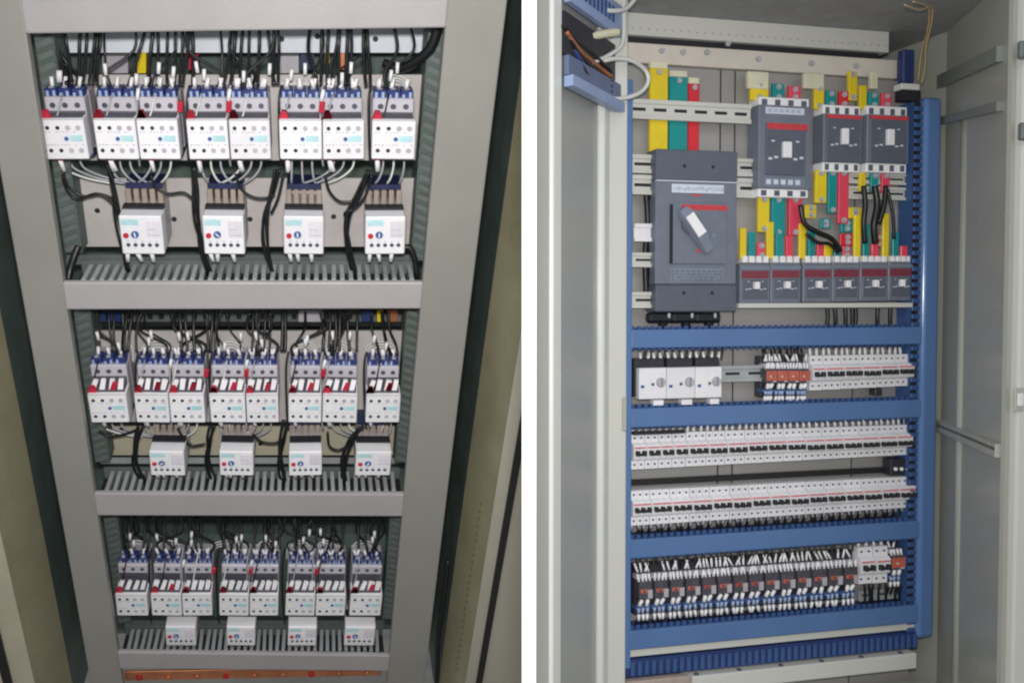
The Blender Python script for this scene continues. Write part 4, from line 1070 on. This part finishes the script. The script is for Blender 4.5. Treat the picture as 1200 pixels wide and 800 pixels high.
MB().box(xL1, xd0 - .002, .036, PLT - .001, za + .004, zb_ + .002).build('cover', 'gasket', o)
o = thing('black_busbar_cover', 'black comb bar along the first two-pole breakers', 'cover', FR); boxR(743, 803, 505, 508.5, .006, .02).build('comb', 'hole_dark', o)
o = thing('small_connector', 'black three-way connector with white pins below the second row end', 'connector', FR)
boxR(1044, 1066, 537, 556, .02, .045, .001).build('block', 'relay_dark', o)
for k in range(3): q = PR(1048.5 + k * 7, 549, .02); MB().cyl((q.x, .02, q.z), (0, -1, 0), .004, .004, 8).build('pin', 'ferrule_white', o)
o = thing('small_connector', 'small black plug under the short breaker row', 'connector', FR); boxR(1026, 1034, 455, 463, .02, .04, .001).build('block', 'relay_dark', o)

# ---- row D: plug-in relays
n = 14
for i in range(n):
    f = i / (n - 1); x0 = 748 + (1008 - 748) * i / n; x1 = 748 + (1008 - 748) * (i + 1) / n - .6
    g = ((x0 + x1) / 2 - 748) / 320
    plug_relay('brown plug-in relay in the row under the third blue rail, %s from the left' % ORD[i], x0, x1, 659 - g * 22, 731 - g * 24)
for i, (x0, x1) in enumerate(((1009, 1026), (1027, 1044))):
    put_mcb(mcb2, 2, x0, x1, 642 - i, 685 - i, 'white breaker %s at the end of the plug-in relay row' % ('next to the brown relays' if i == 0 else 'next to the single orange relay'))
plug_relay('single orange relay beside the white breakers at the end of the lowest row', 1045, 1061, 632, 690, True)
din('steel rail behind the end of the plug-in relay row', 1008, 1064, 690, 702, .034, 3)
wire_thing('control_wires', 'dark wires dropping below the end of the plug-in relay row', 'wires',
           [([(x, 684, .02), (x + rnd.uniform(-3, 3), 700, .025), (x + rnd.uniform(-3, 3), 722, .03)], .003, 'wire_black') for x in (1013, 1018, 1023, 1031, 1038, 1050, 1056)], P=PR, FM=FR)
# ---- cables standing in the dark gap beside the grey cabinet's right post
wire_thing('loose_cables', 'dark cables hanging in the gap beside the right post of the grey cabinet', 'cable',
           [([(525, 655, .12), (520, 700, .11), (514, 745, .11), (512, 800, .10), (512, 840, .1)], .006, 'cable_black_matt'),
            ([(534, 660, .13), (532, 700, .12), (524, 740, .12), (526, 780, .11), (530, 830, .1)], .005, 'cable_black_matt')])

wire_thing('control_cable', 'black cable bundle running down behind the brackets left of the main breaker', 'cable',
           [([(x, 226, .030), (x + 2, 260, .034), (x - 1, 300, .034), (x + 1, 362, .032)], .006, 'wire_black') for x in (757, 763, 767)], P=PR, FM=FR)
wire_thing('door_wiring', 'dark and brown wires bunched between the two ducts on the opened door', 'wires',
           [([(660 + k * 3, 30 + k * 7, -.22 + k * .012), (676 + k * 2, 50 + k * 8, -.17), (696, 66 + k * 8, -.12), (716, 84 + k * 6, -.08)], .0045, m_n) for k, m_n in enumerate(('wire_black', 'copper', 'wire_black', 'dark_blue', 'wire_black'))], P=PR, FM=FR)

# ---- loose control wires over the contactor rows of the grey cabinet
for ti, t in enumerate(TIERS):
    yt, yb = ((30, 104), (366, 416), (606, 646))[ti]
    paths = []
    for i, (x0, x1) in enumerate(t['blocks']):
        w = x1 - x0
        for k in range((2, 3, 4)[ti]):
            a_ = rnd.uniform(x0 - w * .1, x1 + w * .1); b_ = rnd.uniform(x0 + w * .1, x1)
            paths.append(([(a_, yt, rnd.uniform(.09, .13)), (a_ + rnd.uniform(-5, 5), yt + (yb - yt) * .4, rnd.uniform(.09, .12)), (b_ + rnd.uniform(-6, 6), yt + (yb - yt) * .75, rnd.uniform(.085, .11)), (b_, yb, .088)], rnd.uniform(.0016, .0034), rnd.choice(('wire_black', 'wire_black', 'wire_black', 'cable_black_matt'))))
        a_ = x0 + w * rnd.uniform(.1, .5); y_ = t['y'] - (62, 52, 46)[ti]
        paths.append(([(a_ + 4, yb + 2, .085), (a_ + 1, yb + (y_ - yb) * .6, DF + t['fd'] - .008), (a_ - 4, t['y'] - (47, 33, 26)[ti] - 4, DF + .018), (x0 + 5, t['y'] - (46, 32, 25)[ti], DF + .012)], .0015, rnd.choice(('wire_black', 'wire_white', 'wire_clear'))))
        xe = x0 - rnd.uniform(1, 4)
        if i: paths.append(([(xe + 3, yb - 4, .08), (xe, yb + 16, DF + .04), (xe + 1, t['y'] - 12, DF + .035), (xe + 3, t['y'] + 8, DF + .05)], .0020, 'wire_black' if i % 2 else 'wire_clear'))
    wire_thing('loose_wires', 'tangle of thin loose wires over the %s row of contactors' % t['name'], 'wires', paths, 'loose control wires of the grey cabinet')
    lab = MB(); o = thing('wire_markers', 'white number sleeves on the loose wires above the %s contactor row' % t['name'], 'markers', FL, 'number sleeves of the grey cabinet')
    for i, (x0, x1) in enumerate(t['blocks']):
        for k in range(2):
            p = PL(rnd.uniform(x0 + 4, x1 - 2), yb - rnd.uniform(4, 20), .084)
            MB().cyl(p, (rnd.uniform(-.15, .15), 0, 1), .0032, .018, 7).build('sleeve', 'ferrule_white', o)
